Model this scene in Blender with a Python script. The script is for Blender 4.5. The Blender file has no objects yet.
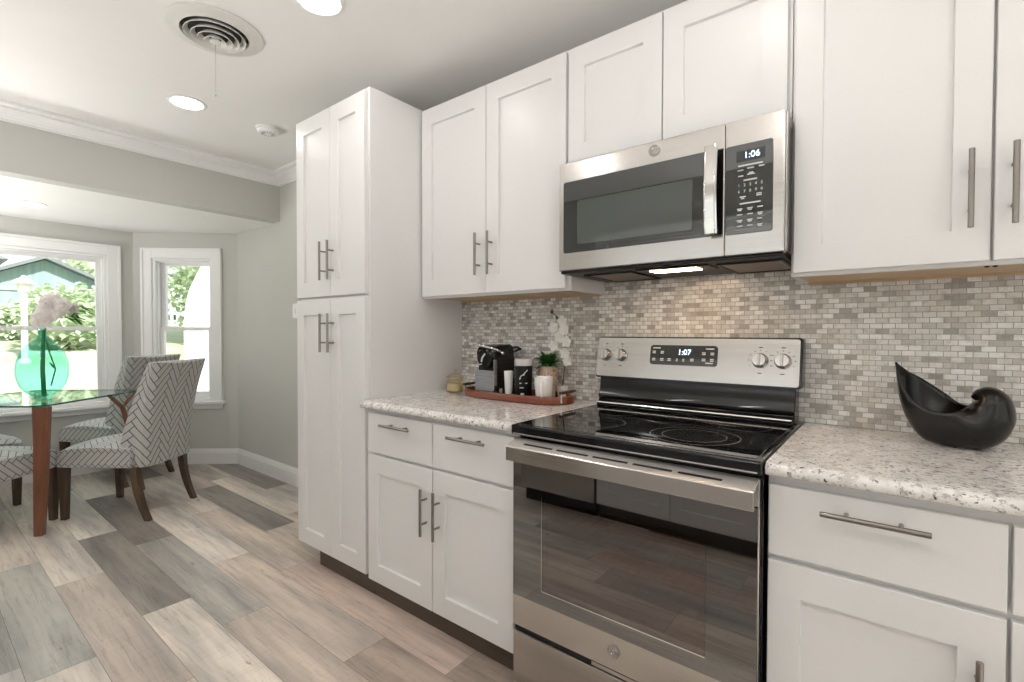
import bpy, bmesh, math, random
from mathutils import Vector, Matrix, Euler
PI = math.pi
S = bpy.context.scene
COL = S.collection
random.seed(7)

# ------------------------------------------------------------------ camera
cd = bpy.data.cameras.new('camera'); cam = bpy.data.objects.new('camera', cd); COL.objects.link(cam)
YAW, PITCH, ROLL, FPX = map(float, (38.2572, -1.0286, 0.1196, 483.47))
y_, p_, r_ = (math.radians(a) for a in (YAW, PITCH, ROLL))
fw = Vector((-math.sin(y_)*math.cos(p_), math.cos(y_)*math.cos(p_), math.sin(p_)))
rt = Vector((math.cos(y_), math.sin(y_), 0)); up = rt.cross(fw)
rt, up = rt*math.cos(r_)+up*math.sin(r_), up*math.cos(r_)-rt*math.sin(r_)
M = Matrix((rt, up, -fw)).transposed().to_4x4(); M.translation = (1.0028, -1.9489, 1.227)
cam.matrix_world = M
cd.sensor_fit = 'HORIZONTAL'; cd.sensor_width = 36; cd.lens = FPX/1024*36; cd.clip_start = 0.02; cd.clip_end = 300
S.camera = cam

# ------------------------------------------------------------------ world, sun, exposure
W = bpy.data.worlds.new('sky'); S.world = W; W.use_nodes = True
wn = W.node_tree; bg = wn.nodes['Background']
tc = wn.nodes.new('ShaderNodeTexCoord'); sx = wn.nodes.new('ShaderNodeSeparateXYZ'); rp = wn.nodes.new('ShaderNodeValToRGB')
wn.links.new(tc.outputs['Generated'], sx.inputs[0]); wn.links.new(sx.outputs['Z'], rp.inputs[0])
rp.color_ramp.elements[0].color = (1.0, 1.0, 1.0, 1); rp.color_ramp.elements[1].color = (0.90, 0.95, 1.0, 1)
wn.links.new(rp.outputs[0], bg.inputs['Color'])
bg.inputs['Strength'].default_value = 1.5
sl = bpy.data.lights.new('sun', 'SUN'); sl.energy = 9.5; sl.angle = 0.06; sl.color = (1, .98, .94)
so = bpy.data.objects.new('sun', sl); COL.objects.link(so); so.rotation_euler = (0, math.radians(42), 0)
S.view_settings.view_transform = 'Standard'; S.view_settings.look = 'None'
S.view_settings.gamma = 1; S.view_settings.use_curve_mapping = False
S.view_settings.exposure = -0.17
S.cycles.use_denoising = True
S.cycles.sample_clamp_indirect = 6
S.cycles.max_bounces = 12; S.cycles.transparent_max_bounces = 16; S.cycles.transmission_bounces = 10
S.cycles.caustics_reflective = False; S.cycles.caustics_refractive = False
FILL_UP = 100.0  # radiance of the added fill uplights
CAN = 48.0      # radiance of the recessed lamp lenses

# ------------------------------------------------------------------ materials
def mat(name):
    m = bpy.data.materials.new(name); m.use_nodes = True
    nt = m.node_tree; b = nt.nodes['Principled BSDF']
    return m, nt, b
def N(nt, t, **kw):
    n = nt.nodes.new('ShaderNode'+t)
    for k, v in kw.items(): setattr(n, k, v)
    return n
def L(nt, a, b): nt.links.new(a, b)
def coords(nt, kind='Object', scale=(1,1,1), rot=(0,0,0)):
    t = N(nt, 'TexCoord'); m = N(nt, 'Mapping'); L(nt, t.outputs[kind], m.inputs[0])
    m.inputs['Scale'].default_value = scale; m.inputs['Rotation'].default_value = rot
    return m.outputs[0]
def noise(nt, vec, scale, detail=3, rough=.5):
    n = N(nt, 'TexNoise'); n.inputs['Scale'].default_value = scale; n.inputs['Detail'].default_value = detail
    n.inputs['Roughness'].default_value = rough
    if vec is not None: L(nt, vec, n.inputs['Vector'])
    return n
def ramp(nt, fac, stops):
    r = N(nt, 'ValToRGB'); L(nt, fac, r.inputs[0]); e = r.color_ramp.elements
    while len(e) < len(stops): e.new(.5)
    for i, (p, c) in enumerate(stops):
        e[i].position = p; e[i].color = (c, c, c, 1) if isinstance(c, (int, float)) else (*c, 1)
    return r.outputs[0]
def mix(nt, fac, a, b, mode='MIX'):
    m = N(nt, 'Mix', data_type='RGBA', blend_type=mode)
    for sck, v in ((m.inputs[0], fac), (m.inputs[6], a), (m.inputs[7], b)):
        if hasattr(v, 'is_linked'): L(nt, v, sck)
        elif isinstance(v, (int, float)): sck.default_value = v
        else: sck.default_value = (*v, 1)
    return m.outputs[2]
def mth(nt, op, a, b=None):
    m = N(nt, 'Math', operation=op)
    for i, v in enumerate((a, b)):
        if v is None: continue
        if hasattr(v, 'is_linked'): L(nt, v, m.inputs[i])
        else: m.inputs[i].default_value = v
    return m.outputs[0]
def bump(nt, b, h, strength, dist=.002):
    n = N(nt, 'Bump'); n.inputs['Strength'].default_value = strength; n.inputs['Distance'].default_value = dist
    L(nt, h, n.inputs['Height']); L(nt, n.outputs[0], b.inputs['Normal'])
def paint(name, col, rough=.5, var=.04, scale=6, bumps=0, bscale=200, metal=0, coat=0, spec=.5):
    m, nt, b = mat(name); v = coords(nt)
    n = noise(nt, v, scale)
    c = mix(nt, n.outputs['Fac'], tuple(x*(1-var) for x in col), tuple(min(1, x*(1+var)) for x in col))
    L(nt, c, b.inputs['Base Color']); b.inputs['Roughness'].default_value = rough; b.inputs['Metallic'].default_value = metal
    b.inputs['Coat Weight'].default_value = coat; b.inputs['Specular IOR Level'].default_value = spec
    if bumps: bump(nt, b, noise(nt, v, bscale, 2).outputs['Fac'], bumps)
    return m
def steel(name, col=(.62,.60,.58), rough=.26, axis='x', var=.08):
    m, nt, b = mat(name)
    sc = {'x': (2, 260, 260), 'z': (260, 260, 2), 'y': (260, 2, 260)}[axis]
    n = noise(nt, coords(nt, 'Object', sc), 1.0, 2)
    L(nt, mix(nt, n.outputs['Fac'], tuple(x*(1-var) for x in col), tuple(x*(1+var) for x in col)), b.inputs['Base Color'])
    b.inputs['Metallic'].default_value = 1
    L(nt, ramp(nt, n.outputs['Fac'], [(0.2, rough*.8), (.8, rough*1.25)]), b.inputs['Roughness'])
    return m
def glow(name, col, s):
    m, nt, b = mat(name); b.inputs['Base Color'].default_value = (*col, 1)
    b.inputs['Emission Color'].default_value = (*col, 1); b.inputs['Emission Strength'].default_value = s
    return m
def thin_glass(name, tint=(1,1,1), ior=1.45, rough=0.0):
    m, nt, b = mat(name); out = nt.nodes['Material Output']; nt.nodes.remove(b)
    t = N(nt, 'BsdfTransparent'); t.inputs[0].default_value = (*tint, 1)
    g = N(nt, 'BsdfGlossy'); g.inputs['Roughness'].default_value = rough
    f = N(nt, 'Fresnel'); geo = N(nt, 'NewGeometry')
    L(nt, mth(nt, 'ADD', mth(nt, 'MULTIPLY', geo.outputs['Backfacing'], 1/ior-ior), ior), f.inputs[0])
    x = N(nt, 'MixShader'); L(nt, f.outputs[0], x.inputs[0]); L(nt, t.outputs[0], x.inputs[1]); L(nt, g.outputs[0], x.inputs[2])
    L(nt, x.outputs[0], out.inputs[0]); return m
def wood(name, a, b_, rough=.4, scale=(3, 40, 40), coat=0.0):
    m, nt, b = mat(name); v = coords(nt, 'Object', scale)
    n = noise(nt, v, 1.0, 5, .6)
    L(nt, ramp(nt, n.outputs['Fac'], [(.25, a), (.75, b_)]), b.inputs['Base Color']); b.inputs['Roughness'].default_value = rough
    b.inputs['Coat Weight'].default_value = coat
    bump(nt, b, n.outputs['Fac'], .08); return m

m_cab = paint('cabinet_white', (.81, .795, .788), .32, .01, 4)
m_wall = paint('wall_greige', (.58, .575, .54), .75, .02, 3, .08, 260)
m_ceil = paint('ceiling_white', (.89, .87, .845), .9, .015, 5, .25, 120)
m_trim = paint('trim_white', (.90, .895, .885), .4, .01, 3)
m_nickel = steel('brushed_nickel', (.27, .245, .225), .32, 'z')
m_steel = steel('stainless', (.53, .505, .48), .20, 'x')
m_steel_hi = steel('polished_steel', (.70, .68, .66), .12, 'x', .03)
m_black = paint('black_enamel', (.006, .006, .0065), .10, .2, 8, spec=.38)
m_black_matte = paint('black_plastic', (.010, .010, .0105), .40, .2, 30, spec=.3)
m_underwood = wood('cabinet_underside_wood', (.52, .36, .22), (.66, .49, .32), .6, (4, 50, 50))
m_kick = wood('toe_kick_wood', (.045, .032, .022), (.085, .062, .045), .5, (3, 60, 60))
m_darkwood = wood('dark_leg_wood', (.030, .017, .009), (.10, .056, .028), .35, (40, 40, 5), .3)
m_tablewood = wood('walnut_wood', (.11, .036, .016), (.23, .085, .042), .3, (40, 40, 4), .4)
m_traywood = wood('red_tray_wood', (.11, .021, .007), (.23, .050, .017), .35, (5, 60, 60), .3)
m_lamp = glow('lamp_lens', (1, .97, .935), CAN)
m_digit = glow('display_digits', (.55, .75, 1.0), 3.0)
m_legend = paint('legend_grey', (.62, .64, .63), .5, .02)
m_pane = thin_glass('window_glass', (.97, .985, .98), 1.2)

def black_glass(name, base, ior, tint=None):
    m, nt, b = mat(name); n = noise(nt, coords(nt), 3)
    L(nt, mix(nt, n.outputs['Fac'], tuple(x*.85 for x in base), tuple(x*1.15 for x in base)), b.inputs['Base Color'])
    b.inputs['Roughness'].default_value = .025; b.inputs['IOR'].default_value = ior; return m
m_ovenglass = black_glass('oven_black_glass', (.004, .004, .004), 2.6)
m_mwglass = black_glass('microwave_black_glass', (.010, .012, .012), 1.75)
m_mwwin = black_glass('microwave_window_glass', (.050, .060, .057), 1.9)
m_cook = black_glass('cooktop_glass', (.004, .004, .0045), 1.6)
m_ring = paint('burner_print', (.11, .11, .11), .25, .05)
m_ovenwin = thin_glass('oven_window_glass', (.60, .48, .45), 2.6)
m_cavity = paint('oven_cavity', (.22, .16, .145), .5, .25, 60)

# floor: tone and seed per plank, grain from noise
def floor_mat():
    m, nt, b = mat('vinyl_plank')
    at = N(nt, 'Attribute', attribute_name='tone'); sd = N(nt, 'Attribute', attribute_name='seed')
    v = coords(nt, 'Object')
    off = N(nt, 'VectorMath', operation='SCALE'); L(nt, sd.outputs['Color'], off.inputs[0]); off.inputs['Scale'].default_value = 40
    ad = N(nt, 'VectorMath', operation='ADD'); L(nt, v, ad.inputs[0]); L(nt, off.outputs[0], ad.inputs[1])
    def mp(sc):
        x = N(nt, 'Mapping'); L(nt, ad.outputs[0], x.inputs[0]); x.inputs['Scale'].default_value = sc; return x.outputs[0]
    big = noise(nt, mp((.9, 6.5, 1)), 1.3, 3, .55)
    big.inputs['Distortion'].default_value = .25
    grain = noise(nt, mp((3.6, 60, 1)), 1.0, 8, .74); grain.inputs['Distortion'].default_value = .6
    saw = noise(nt, mp((70, 6, 1)), 1.0, 2, .5)
    knot = noise(nt, mp((3.0, 11, 1)), 1.6, 4, .6)
    c = at.outputs['Color']
    c = mix(nt, ramp(nt, big.outputs['Fac'], [(.36, 0.0), (.64, 1.0)]), mix(nt, 1.0, c, (.72, .715, .71), 'MULTIPLY'), mix(nt, 1.0, c, (1.26, 1.22, 1.17), 'MULTIPLY'))
    c = mix(nt, ramp(nt, grain.outputs['Fac'], [(.34, .58), (.50, 0.0)]), c, mix(nt, 1.0, c, (.50, .46, .43), 'MULTIPLY'))
    c = mix(nt, ramp(nt, saw.outputs['Fac'], [(.55, 0.0), (.75, .22)]), c, mix(nt, 1.0, c, (.62, .58, .55), 'MULTIPLY'))
    c = mix(nt, ramp(nt, knot.outputs['Fac'], [(.69, 0.0), (.75, .65)]), c, (.13, .095, .075))
    L(nt, c, b.inputs['Base Color'])
    L(nt, ramp(nt, grain.outputs['Fac'], [(.3, .50), (.7, .34)]), b.inputs['Roughness'])
    bump(nt, b, grain.outputs['Fac'], .12, .001)
    return m
m_floor = floor_mat()

def granite():
    m, nt, b = mat('granite_white'); v = coords(nt)
    a = noise(nt, v, 14, 5, .65); s = noise(nt, v, 95, 4, .6); d = noise(nt, v, 75, 3, .7); g = noise(nt, v, 34, 4, .6)
    c = ramp(nt, a.outputs['Fac'], [(.32, (.66, .62, .59)), (.52, (.82, .79, .76)), (.7, (.90, .88, .85))])
    c = mix(nt, ramp(nt, g.outputs['Fac'], [(.54, 0.0), (.63, .7)]), c, (.52, .48, .46))
    c = mix(nt, ramp(nt, s.outputs['Fac'], [(.55, 0.0), (.62, .75)]), c, (.34, .30, .285))
    c = mix(nt, ramp(nt, d.outputs['Fac'], [(.60, 0.0), (.645, 1.0)]), c, (.085, .065, .072))
    L(nt, c, b.inputs['Base Color']); b.inputs['Roughness'].default_value = .14
    return m
m_granite = granite()

def mosaic():
    m, nt, b = mat('marble_mosaic')
    t = N(nt, 'TexCoord'); sp = N(nt, 'SeparateXYZ'); L(nt, t.outputs['Object'], sp.inputs[0])
    cb = N(nt, 'CombineXYZ'); L(nt, sp.outputs['X'], cb.inputs['X']); L(nt, sp.outputs['Z'], cb.inputs['Y'])
    br = N(nt, 'TexBrick'); L(nt, cb.outputs[0], br.inputs['Vector'])
    br.inputs['Scale'].default_value = 1; br.inputs['Brick Width'].default_value = .0325; br.inputs['Row Height'].default_value = .0170
    br.inputs['Mortar Size'].default_value = .0010; br.inputs['Mortar Smooth'].default_value = .1; br.offset = .5
    br.inputs['Color1'].default_value = (0, 0, 0, 1); br.inputs['Color2'].default_value = (1, 1, 1, 1); br.inputs['Mortar'].default_value = (.5, .5, .5, 1)
    tone = ramp(nt, br.outputs['Color'], [(.03, (.42, .395, .365)), (.25, (.66, .63, .59)), (.55, (.80, .775, .74)), (.8, (.90, .88, .85)), (.95, (.97, .96, .94))])
    vein = noise(nt, cb.outputs[0], 38, 5, .65)
    c = mix(nt, ramp(nt, vein.outputs['Fac'], [(.48, 0.0), (.64, .42)]), tone, mix(nt, 1.0, tone, (.50, .48, .46), 'MULTIPLY'))
    blot = noise(nt, cb.outputs[0], 7, 3, .6)
    c = mix(nt, ramp(nt, blot.outputs['Fac'], [(.5, 0.0), (.68, .3)]), c, mix(nt, 1.0, c, (.80, .79, .78), 'MULTIPLY'))
    c = mix(nt, br.outputs['Fac'], c, (.36, .335, .305))
    L(nt, c, b.inputs['Base Color'])
    L(nt, ramp(nt, br.outputs['Color'], [(0.2, .26), (1, .10)]), b.inputs['Roughness'])
    inv = mth(nt, 'SUBTRACT', 1.0, br.outputs['Fac']); bump(nt, b, inv, .5, .0012)
    return m
m_mosaic = mosaic()

def herringbone():
    m, nt, b = mat('herringbone_fabric')
    uv = N(nt, 'UVMap', uv_map='uv'); mp = N(nt, 'Mapping'); L(nt, uv.outputs[0], mp.inputs[0])
    mp.inputs['Rotation'].default_value = (0, 0, PI/4); mp.inputs['Scale'].default_value = (32, 32, 1); mp.inputs['Location'].default_value = (400, 200, 0)
    s = N(nt, 'SeparateXYZ'); L(nt, mp.outputs[0], s.inputs[0]); x, y = s.outputs['X'], s.outputs['Y']
    n = 4; th = .075
    i = mth(nt, 'FLOOR', x); j = mth(nt, 'FLOOR', y); fx = mth(nt, 'FRACT', x); fy = mth(nt, 'FRACT', y)
    k = mth(nt, 'FLOORED_MODULO', mth(nt, 'ADD', mth(nt, 'SUBTRACT', i, j), .01), 2*n)
    k = mth(nt, 'FLOOR', k)
    def lo(f): return mth(nt, 'LESS_THAN', f, th)
    def hi(f): return mth(nt, 'GREATER_THAN', f, 1-th)
    def eq(v): return mth(nt, 'COMPARE', k, v)
    horiz = mth(nt, 'LESS_THAN', k, n-.5)
    hl = mth(nt, 'MAXIMUM', mth(nt, 'MAXIMUM', lo(fy), hi(fy)), mth(nt, 'MAXIMUM', mth(nt, 'MULTIPLY', lo(fx), eq(0)), mth(nt, 'MULTIPLY', hi(fx), eq(n-1))))
    vl = mth(nt, 'MAXIMUM', mth(nt, 'MAXIMUM', lo(fx), hi(fx)), mth(nt, 'MAXIMUM', mth(nt, 'MULTIPLY', hi(fy), eq(n)), mth(nt, 'MULTIPLY', lo(fy), eq(2*n-1))))
    line = mth(nt, 'ADD', mth(nt, 'MULTIPLY', horiz, hl), mth(nt, 'MULTIPLY', mth(nt, 'SUBTRACT', 1.0, horiz), vl))
    wv = noise(nt, uv.outputs[0], 500, 2)
    base = mix(nt, wv.outputs['Fac'], (.42, .41, .395), (.57, .56, .54))
    L(nt, mix(nt, line, base, (.085, .085, .095)), b.inputs['Base Color'])
    b.inputs['Roughness'].default_value = .85; b.inputs['Sheen Weight'].default_value = .2
    bump(nt, b, wv.outputs['Fac'], .3, .001)
    return m
m_fabric = herringbone()

def petal(name, col, tr=.45, var=.05, scale=40):
    m = paint(name, col, .6, var, scale); nt = m.node_tree; b = nt.nodes['Principled BSDF']; out = nt.nodes['Material Output']
    t = N(nt, 'BsdfTranslucent'); L(nt, b.inputs['Base Color'].links[0].from_socket, t.inputs[0])
    x = N(nt, 'MixShader'); x.inputs[0].default_value = tr; L(nt, b.outputs[0], x.inputs[1]); L(nt, t.outputs[0], x.inputs[2]); L(nt, x.outputs[0], out.inputs[0])
    return m

# ------------------------------------------------------------------ mesh builder
class MB:
    def __init__(s, mtx=None): s.bm = bmesh.new(); s.m = mtx
    def _face(s, vs, mi=0):
        try: f = s.bm.faces.new(vs)
        except ValueError: return None
        f.material_index = mi; return f
    def box(s, x0, x1, y0, y1, z0, z1, mi=0):
        v = [s.bm.verts.new((x, y, z)) for z in (z0, z1) for y in (y0, y1) for x in (x0, x1)]
        for q in ((0,2,3,1), (4,5,7,6), (0,1,5,4), (2,6,7,3), (0,4,6,2), (1,3,7,5)): s._face([v[i] for i in q], mi)
        return s
    def hexa(s, bot, top, mi=0):
        a = [s.bm.verts.new(p) for p in bot]; b = [s.bm.verts.new(p) for p in top]; n = len(a)
        s._face(a[::-1], mi); s._face(b, mi)
        for i in range(n): s._face([a[i], a[(i+1) % n], b[(i+1) % n], b[i]], mi)
        return s
    def loft(s, secs, cap=True, closed=True, mi=0):
        rows = [[s.bm.verts.new(p) for p in sec] for sec in secs]; n = len(rows[0])
        for a, b in zip(rows, rows[1:]):
            for i in range(n if closed else n-1): s._face([a[i], a[(i+1) % n], b[(i+1) % n], b[i]], mi)
        if cap: s._face(rows[0][::-1], mi); s._face(rows[-1], mi)
        return s
    def tube(s, pts, r, seg=10, cap=True, mi=0):
        pts = [Vector(p) for p in pts]; rr = r if isinstance(r, (list, tuple)) else [r]*len(pts)
        secs = []; ref = None
        for i, p in enumerate(pts):
            t = (pts[min(i+1, len(pts)-1)]-pts[max(i-1, 0)]).normalized()
            if ref is None: ref = t.orthogonal().normalized()
            ref = (ref-t*ref.dot(t)).normalized(); bn = t.cross(ref)
            secs.append([p+(ref*math.cos(a)+bn*math.sin(a))*rr[i] for a in (2*PI*k/seg for k in range(seg))])
        return s.loft(secs, cap, True, mi)
    def lathe(s, prof, c=(0,0,0), seg=32, mi=0, cap=False, axis='z', sx=1, sy=1):
        secs = []
        for r, h in prof:
            ring = []
            for k in range(seg):
                a = 2*PI*k/seg; u, v = r*math.cos(a)*sx, r*math.sin(a)*sy
                p = (u, v, h) if axis == 'z' else ((u, h, v) if axis == 'y' else (h, u, v))
                ring.append((p[0]+c[0], p[1]+c[1], p[2]+c[2]))
            secs.append(ring)
        return s.loft(secs, cap, True, mi)
    def prism(s, poly, z0, z1, mi=0):       # poly in xy
        return s.hexa([(x, y, z0) for x, y in poly], [(x, y, z1) for x, y in poly], mi)
    def prism_y(s, poly, y0, y1, mi=0):     # poly in xz
        return s.hexa([(x, y0, z) for x, z in poly], [(x, y1, z) for x, z in poly], mi)
    def sphere(s, c, r, seg=16, rings=10, sc=(1,1,1), mi=0):
        secs = [[(c[0]+r*sc[0]*math.sin(t)*math.cos(a), c[1]+r*sc[1]*math.sin(t)*math.sin(a), c[2]+r*sc[2]*math.cos(t)) for a in (2*PI*k/seg for k in range(seg))] for t in (PI*(i+.02)/(rings+.04) for i in range(rings+1))]
        return s.loft(secs, True, True, mi)
    def quad(s, pts, mi=0): s._face([s.bm.verts.new(p) for p in pts], mi); return s
    def build(s, name, mats, parent=None, bevel=0, seg=2, smooth=False, uv=False, angle=40, subsurf=0, solid=0):
        bm = s.bm; bm.verts.ensure_lookup_table(); bm.verts.index_update()
        if s.m is not None: bmesh.ops.transform(bm, matrix=s.m, verts=bm.verts)
        bmesh.ops.recalc_face_normals(bm, faces=bm.faces)
        if uv:
            lay = bm.loops.layers.uv.new('uv')
            for f in bm.faces:
                if isinstance(uv, tuple) and len(f.verts) == 4:
                    per, nc = uv
                    for l in f.loops: l[lay].uv = (l.vert.co.z*.72+.13, per[l.vert.index % nc])
                    continue
                n = f.normal; ax = max(range(3), key=lambda i: abs(n[i])*(1.0, 1.0, 1.15)[i])
                for l in f.loops:
                    c = l.vert.co
                    l[lay].uv = ((c.y, c.z), (c.x, c.z), (c.x, c.y))[ax]
        me = bpy.data.meshes.new(name); bm.to_mesh(me); bm.free()
        for mm in (mats if isinstance(mats, (list, tuple)) else [mats]): me.materials.append(mm)
        o = bpy.data.objects.new(name, me); COL.objects.link(o)
        if smooth:
            me.polygons.foreach_set('use_smooth', [True]*len(me.polygons))
            try: me.set_sharp_from_angle(angle=math.radians(angle))
            except Exception: pass
        if bevel:
            b = o.modifiers.new('bevel', 'BEVEL'); b.width = bevel; b.segments = seg; b.limit_method = 'ANGLE'; b.angle_limit = math.radians(35)
            b.harden_normals = False
        if subsurf:
            b = o.modifiers.new('sub', 'SUBSURF'); b.levels = subsurf; b.render_levels = subsurf
        if parent is not None: adopt(o, parent)
        return o
WM = {}
def adopt(o, parent):
    o.parent = parent
    m = WM.get(parent.name, Matrix.Identity(4)); o.matrix_parent_inverse = m.inverted()
def thing(name, label, cat, loc=(0,0,0), group=None, kind=None):
    o = bpy.data.objects.new(name, None); COL.objects.link(o); o.location = loc; o.empty_display_size = .1
    WM[o.name] = Matrix.Translation(Vector(loc))
    return tag(o, label, cat, group, kind)
def tag(o, label=None, cat=None, group=None, kind=None):
    if label: o['label'] = label
    if cat: o['category'] = cat
    if group: o['group'] = group
    if kind: o['kind'] = kind
    return o
def struct(o, label, cat): return tag(o, label, cat, None, 'structure')
def text(name, body, loc, size, m, parent, rot=(PI/2, 0, 0), align='CENTER', spacing=1.0, line=1.0):
    cu = bpy.data.curves.new(name, 'FONT'); cu.body = body; cu.size = size; cu.align_x = align; cu.align_y = 'CENTER'
    cu.extrude = .0002; cu.space_character = spacing; cu.space_line = line; cu.materials.append(m)
    tmp = bpy.data.objects.new(name, cu); COL.objects.link(tmp); bpy.context.view_layer.update()
    me = bpy.data.meshes.new_from_object(tmp.evaluated_get(bpy.context.evaluated_depsgraph_get()))
    bpy.data.objects.remove(tmp); bpy.data.curves.remove(cu); me.name = name
    me.transform(Matrix.Translation(loc) @ Euler(rot).to_matrix().to_4x4())
    o = bpy.data.objects.new(name, me); COL.objects.link(o)
    adopt(o, parent); return o
def copy_tree(o, parent=None):
    c = o.copy(); COL.objects.link(c); c.parent = parent
    for ch in list(o.children): copy_tree(ch, c)
    return c

# ------------------------------------------------------------------ setting
ZC = 2.505            # kitchen ceiling
ZB = 2.133            # bay ceiling
XH = -2.962           # header face
C1 = Vector((-4.47, -.612)); C2 = Vector((-3.776, 0.0)); C3 = Vector((-4.47, -2.29)); C4 = Vector((-3.776, -2.9))
XE, YS = 3.2, -2.9
# floor of individual planks
def make_floor():
    LI = (.70, .635, .575); LB = (.76, .70, .64); MD = (.54, .475, .43); GR = (.45, .43, .405); DK = (.27, .245, .225); BE = (.62, .54, .475); PK = (.58, .475, .42); BR = (.38, .315, .27); GB = (.57, .555, .53); GG = (.47, .465, .435)
    LN, PW = 1.21, .187
    rows = {0: ('', -2.82, DK, GR, MD, BE), -1: ('', -3.39, MD, LB, BE, MD), -2: ('', -2.015, DK, BE, MD, LI), -3: ('', -1.45, BE, PK, BR, MD),
            -4: ('', -1.795, LB, BE, BR, GR), -5: ('', -1.183, GR, BE, MD, DK), -6: ('', -1.528, DK, LB, LI, GR), -7: ('', -2.14, LB, MD, LI, BE), -8: ('', -1.345, GG, LB, GR, LI)}
    left = {0: [MD, GR], -1: [GR, LI], -2: [MD, LI], -3: [LI, DK], -4: [MD, GR, DK], -5: [DK, LI], -6: [LB, GR], -7: [LI, MD, GR], -8: [LI, GR]}
    rng = random.Random(3); bm = bmesh.new(); tl = bm.loops.layers.float_color.new('tone'); sd = bm.loops.layers.float_color.new('seed')
    def plank(x0, x1, y0, y1, t):
        g = .0007
        f = bm.faces.new([bm.verts.new(p) for p in ((x0+g, y0+g, 0), (x1-g, y0+g, 0), (x1-g, y1-g, 0), (x0+g, y1-g, 0))])
        s = (rng.random(), rng.random(), rng.random(), 1)
        for l in f.loops: l[tl] = (*t, 1); l[sd] = s
    pal = [LI, LB, MD, GR, DK, BE, PK, BR, GB]
    for k in range(1, -18, -1):
        y1 = -.006+k*PW; y0 = y1-PW
        if k in rows:
            _, xj, *rt_ = rows[k]
            for n_, t in enumerate(rt_ + [rng.choice(pal) for _ in range(4)]):
                plank(xj+(n_-1)*LN, xj+n_*LN, y0, y1, t)
            for n_, t in enumerate(left[k]+[rng.choice(pal)]):
                plank(xj-(n_+2)*LN, xj-(n_+1)*LN, y0, y1, t)
        else:
            x = -6.0-rng.random()*LN
            while x < XE+.5: plank(x, x+LN, y0, y1, rng.choice(pal)); x += LN
    # subfloor seen in the seams
    f = bm.faces.new([bm.verts.new(p) for p in ((-5, -3.1, -.0015), (XE+.2, -3.1, -.0015), (XE+.2, .2, -.0015), (-5, .2, -.0015))])
    for l in f.loops: l[tl] = (.10, .085, .075, 1); l[sd] = (0, 0, 0, 1)
    geo = bmesh.ops.bisect_plane
    for co, no in (((-4.6, 0, 0), (-1, 0, 0)), ((XE+.1, 0, 0), (1, 0, 0)), ((0, .1, 0), (0, 1, 0)), ((0, YS-.1, 0), (0, -1, 0))):
        geo(bm, geom=bm.verts[:]+bm.edges[:]+bm.faces[:], plane_co=co, plane_no=no, clear_outer=True)
    me = bpy.data.meshes.new('floor'); bm.to_mesh(me); bm.free(); me.materials.append(m_floor)
    o = bpy.data.objects.new('floor', me); COL.objects.link(o)
    return struct(o, 'grey and beige mixed wood plank floor', 'floor')
make_floor()

struct(MB().box(XH-.1, XE+.1, YS-.1, .1, ZC, ZC+.1).build('ceiling', m_ceil), 'white textured kitchen ceiling', 'ceiling')
struct(MB().prism([(XH-.12, .1), (-3.7, .1), (-4.6, -.62), (-4.6, -2.3), (-3.7, YS-.1), (XH-.12, YS-.1)], ZB, ZB+.1).build('ceiling_bay', m_ceil), 'lower white ceiling over the dining bay', 'ceiling')
struct(MB().box(XH-.12, XH, YS, 0, ZB, ZC).build('wall_header', m_wall), 'greige header wall above the opening to the dining bay', 'wall')
struct(MB().box(-3.776, XE, 0, .12, -.05, ZC).build('wall_north', m_wall), 'greige wall behind the cabinets', 'wall')

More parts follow.
